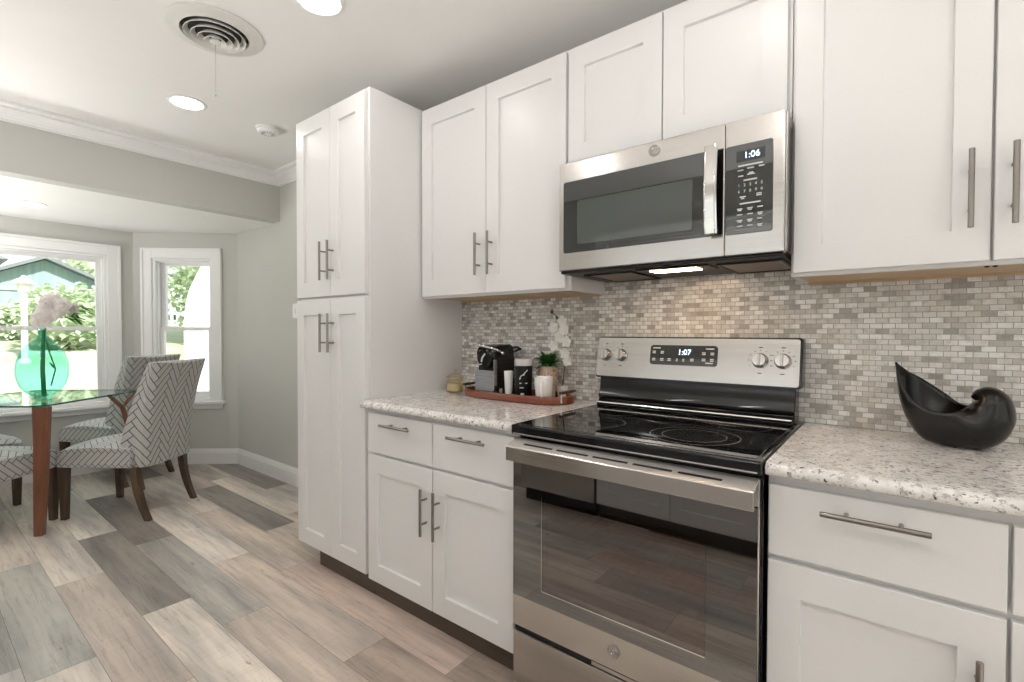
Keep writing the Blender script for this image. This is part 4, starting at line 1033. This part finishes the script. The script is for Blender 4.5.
for (ya, za), (yb, zb_) in (((-3.0, 1.55), (.64, 3.28)), ((4.3, 1.55), (.64, 3.28))):
    q.hexa([(-17.7, ya, za), (-17.7, yb, zb_), (-21.3, yb, zb_), (-21.3, ya, za)], [(-17.7, ya, za+.09), (-17.7, yb, zb_+.09), (-21.3, yb, zb_+.09), (-21.3, ya, za+.09)])
q.build('roof', m_roof, SH)
MB().box(-17.999, -17.96, -2.6, 3.9, 2.36, 2.46).build('trim_board', paint('shed_trim', (.55, .62, .60), .7), SH)
HS = thing('neighbor_house', 'grey house far behind the teal shed at the left edge', 'house', (-30, -3, .5))
MB().box(-34, -30, -7, .7, .3, 4.4).build('wall', paint('house_grey', (.34, .40, .41), .8), HS)
MB().hexa([(-29.6, -7.4, 4.4), (-29.6, 1.1, 4.4), (-34.4, 1.1, 4.4), (-34.4, -7.4, 4.4)], [(-32, -6, 5.6), (-32, -.6, 5.6), (-32.1, -.6, 5.6), (-32.1, -6, 5.6)]).build('roof', m_roof, HS)
for y0 in (-2.9, -1.4): MB().box(-29.97, -29.9, y0, y0+.9, 3.1, 4.1).build('window', m_trim, HS)
def bush(name, c, rx, ry, rz_, n, label, cat, ls=.16, seed=1, trunk=0, grp='shrubs beyond the lawn'):
    rg = random.Random(seed); t = thing(name, label, cat, (c[0], c[1], c[2]-rz_), grp)
    m_ = MB()
    for k in range(n):
        u = rg.uniform(-1, 1); a = rg.random()*2*PI; s_ = math.sqrt(1-u*u); q_ = .62+.42*rg.random()
        p = Vector((c[0]+rx*s_*math.cos(a)*q_, c[1]+ry*s_*math.sin(a)*q_, c[2]+rz_*u*q_))
        leaf(m_, p, (rg.uniform(-1, 1), rg.uniform(-1, 1), rg.uniform(-.4, 1)), ls*rg.uniform(.7, 1.4), ls*.34, .3)
    m_.sphere(c, 1, 14, 9, (rx*.7, ry*.7, rz_*.7))
    m_.build('foliage', m_bush, t)
    MB().tube([(c[0], c[1], c[2]-rz_-trunk), (c[0]+.03, c[1], c[2])], [.07+trunk*.05, .05], 8).build('trunk', m_darkwood, t)
    return t
m_bush = petal('hedge_leaf', (.58, .67, .47), .3, .35, 2.5)
HG = thing('hedge', 'long dense green hedge in front of the teal shed', 'hedge', (-15, -.8, 1.1))
rg = random.Random(4); q = MB()
def htop(y): return 1.98+.10*math.sin(y*2.1)+.12*math.sin(y*5.3+1)+.10*y/3
ys_ = [-4.6+.2*k for k in range(34)]
q.loft([[(-14.55, y, .9), (-14.42, y, 1.3), (-14.5, y, htop(y)*.85), (-14.8, y, htop(y)*.97), (-15.2, y, htop(y)*.97), (-15.5, y, htop(y)*.85), (-15.6, y, .9)] for y in ys_])
for k in range(5200):
    y = rg.uniform(-4.7, 2.05); f_ = rg.random(); h_ = htop(y)
    p = (-14.45-.1*rg.random(), y, rg.uniform(1.0, h_*.9)) if f_ < .72 else (rg.uniform(-15.4, -14.5), y, h_*rg.uniform(.86, 1.06))
    leaf(q, p, (rg.uniform(.1, 1), rg.uniform(-1, 1), rg.uniform(-.5, 1)), rg.uniform(.09, .19), .045, .3)
q.build('foliage', m_bush, HG)
bush('shrub', (-13.2, .35, 1.55), .62, .78, .78, 900, 'pale green rounded shrub before the hedge, behind the bouquet', 'shrub', .15, 3, 0, None)
bush('tree', (-24, 3.4, 3.3), 2.0, 2.0, 1.9, 1300, 'broad green tree behind the right side of the shed', 'tree', .26, 20, 1.4, 'trees beyond the lawn')
bush('tree', (-13.4, 3.35, 2.6), 1.2, 1.15, 1.5, 1900, 'leafy green tree at the left in the narrow window', 'tree', .17, 21, .4, 'trees beyond the lawn')
lp = (-12.0, -.466); zl = gz(-12.0)-.02
LP_ = thing('lamp_post', 'white lamp post with a pagoda lantern on the lawn', 'lamp post', (lp[0], lp[1], zl))
m_lw = paint('lamp_post_white', (.86, .84, .82), .5, .02)
MB().tube([(lp[0], lp[1], zl), (lp[0], lp[1], 1.99)], [.052, .046], 12).lathe([(.09, zl), (.09, zl+.08), (.055, zl+.12)], (lp[0], lp[1], 0), 16).build('pole', m_lw, LP_, smooth=True, angle=45)
MB().lathe([(.05, 1.965), (.085, 1.975), (.117, 2.14), (.115, 2.146), (.0001, 2.146)], (lp[0], lp[1], 0), 8).build('lantern_glass', paint('lantern_frost', (.70, .64, .60), .3), LP_)
MB().lathe([(.168, 2.140), (.158, 2.168), (.10, 2.212), (.045, 2.245), (.038, 2.27), (.015, 2.29), (.0001, 2.295)], (lp[0], lp[1], 0), 8).lathe([(.168, 2.140), (.0001, 2.145)], (lp[0], lp[1], 0), 8).build('lantern_cap', m_lw, LP_)
FN = thing('fence', 'grey picket fence beyond the lawn right of the bouquet', 'fence', (-16.6, 2.2, 0))
q = MB()
for k in range(22): q.box(-16.62, -16.6, 1.5+k*.16, 1.59+k*.16, 1.2, 2.25)
q.box(-16.66, -16.62, 1.45, 5.1, 1.75, 1.85).box(-16.66, -16.62, 1.45, 5.1, 1.4, 1.48)
q.build('pickets', paint('fence_grey', (.50, .55, .53), .8), FN)
# white outbuilding with curved edge
arc = [(1.212, -.5)] + [(1.224, 1.40), (1.25, 1.697), (1.307, 1.971), (1.422, 2.252), (1.538, 2.502), (1.75, 2.80), (2.1, 3.05), (2.6, 3.2), (4.2, 3.2), (4.2, -.5)]
OB = thing('outbuilding', 'white outbuilding with a curved edge outside the narrow window', 'outbuilding', (-9.6, 2.6, -.4))
m_ob = paint('outbuilding_white', (.90, .90, .89), .6, .01)
MB().loft([[(x, y+dy, z) for y, z in arc] for x, dy in ((-9.0, 0), (-12.0, 1.7))]).build('shell', m_ob, OB, smooth=True, angle=40)
MB().box(-8.995, -8.97, 1.40, 1.62, .955, .985).build('vent_slat', paint('vent_slat_grey', (.45, .45, .44), .6), OB)
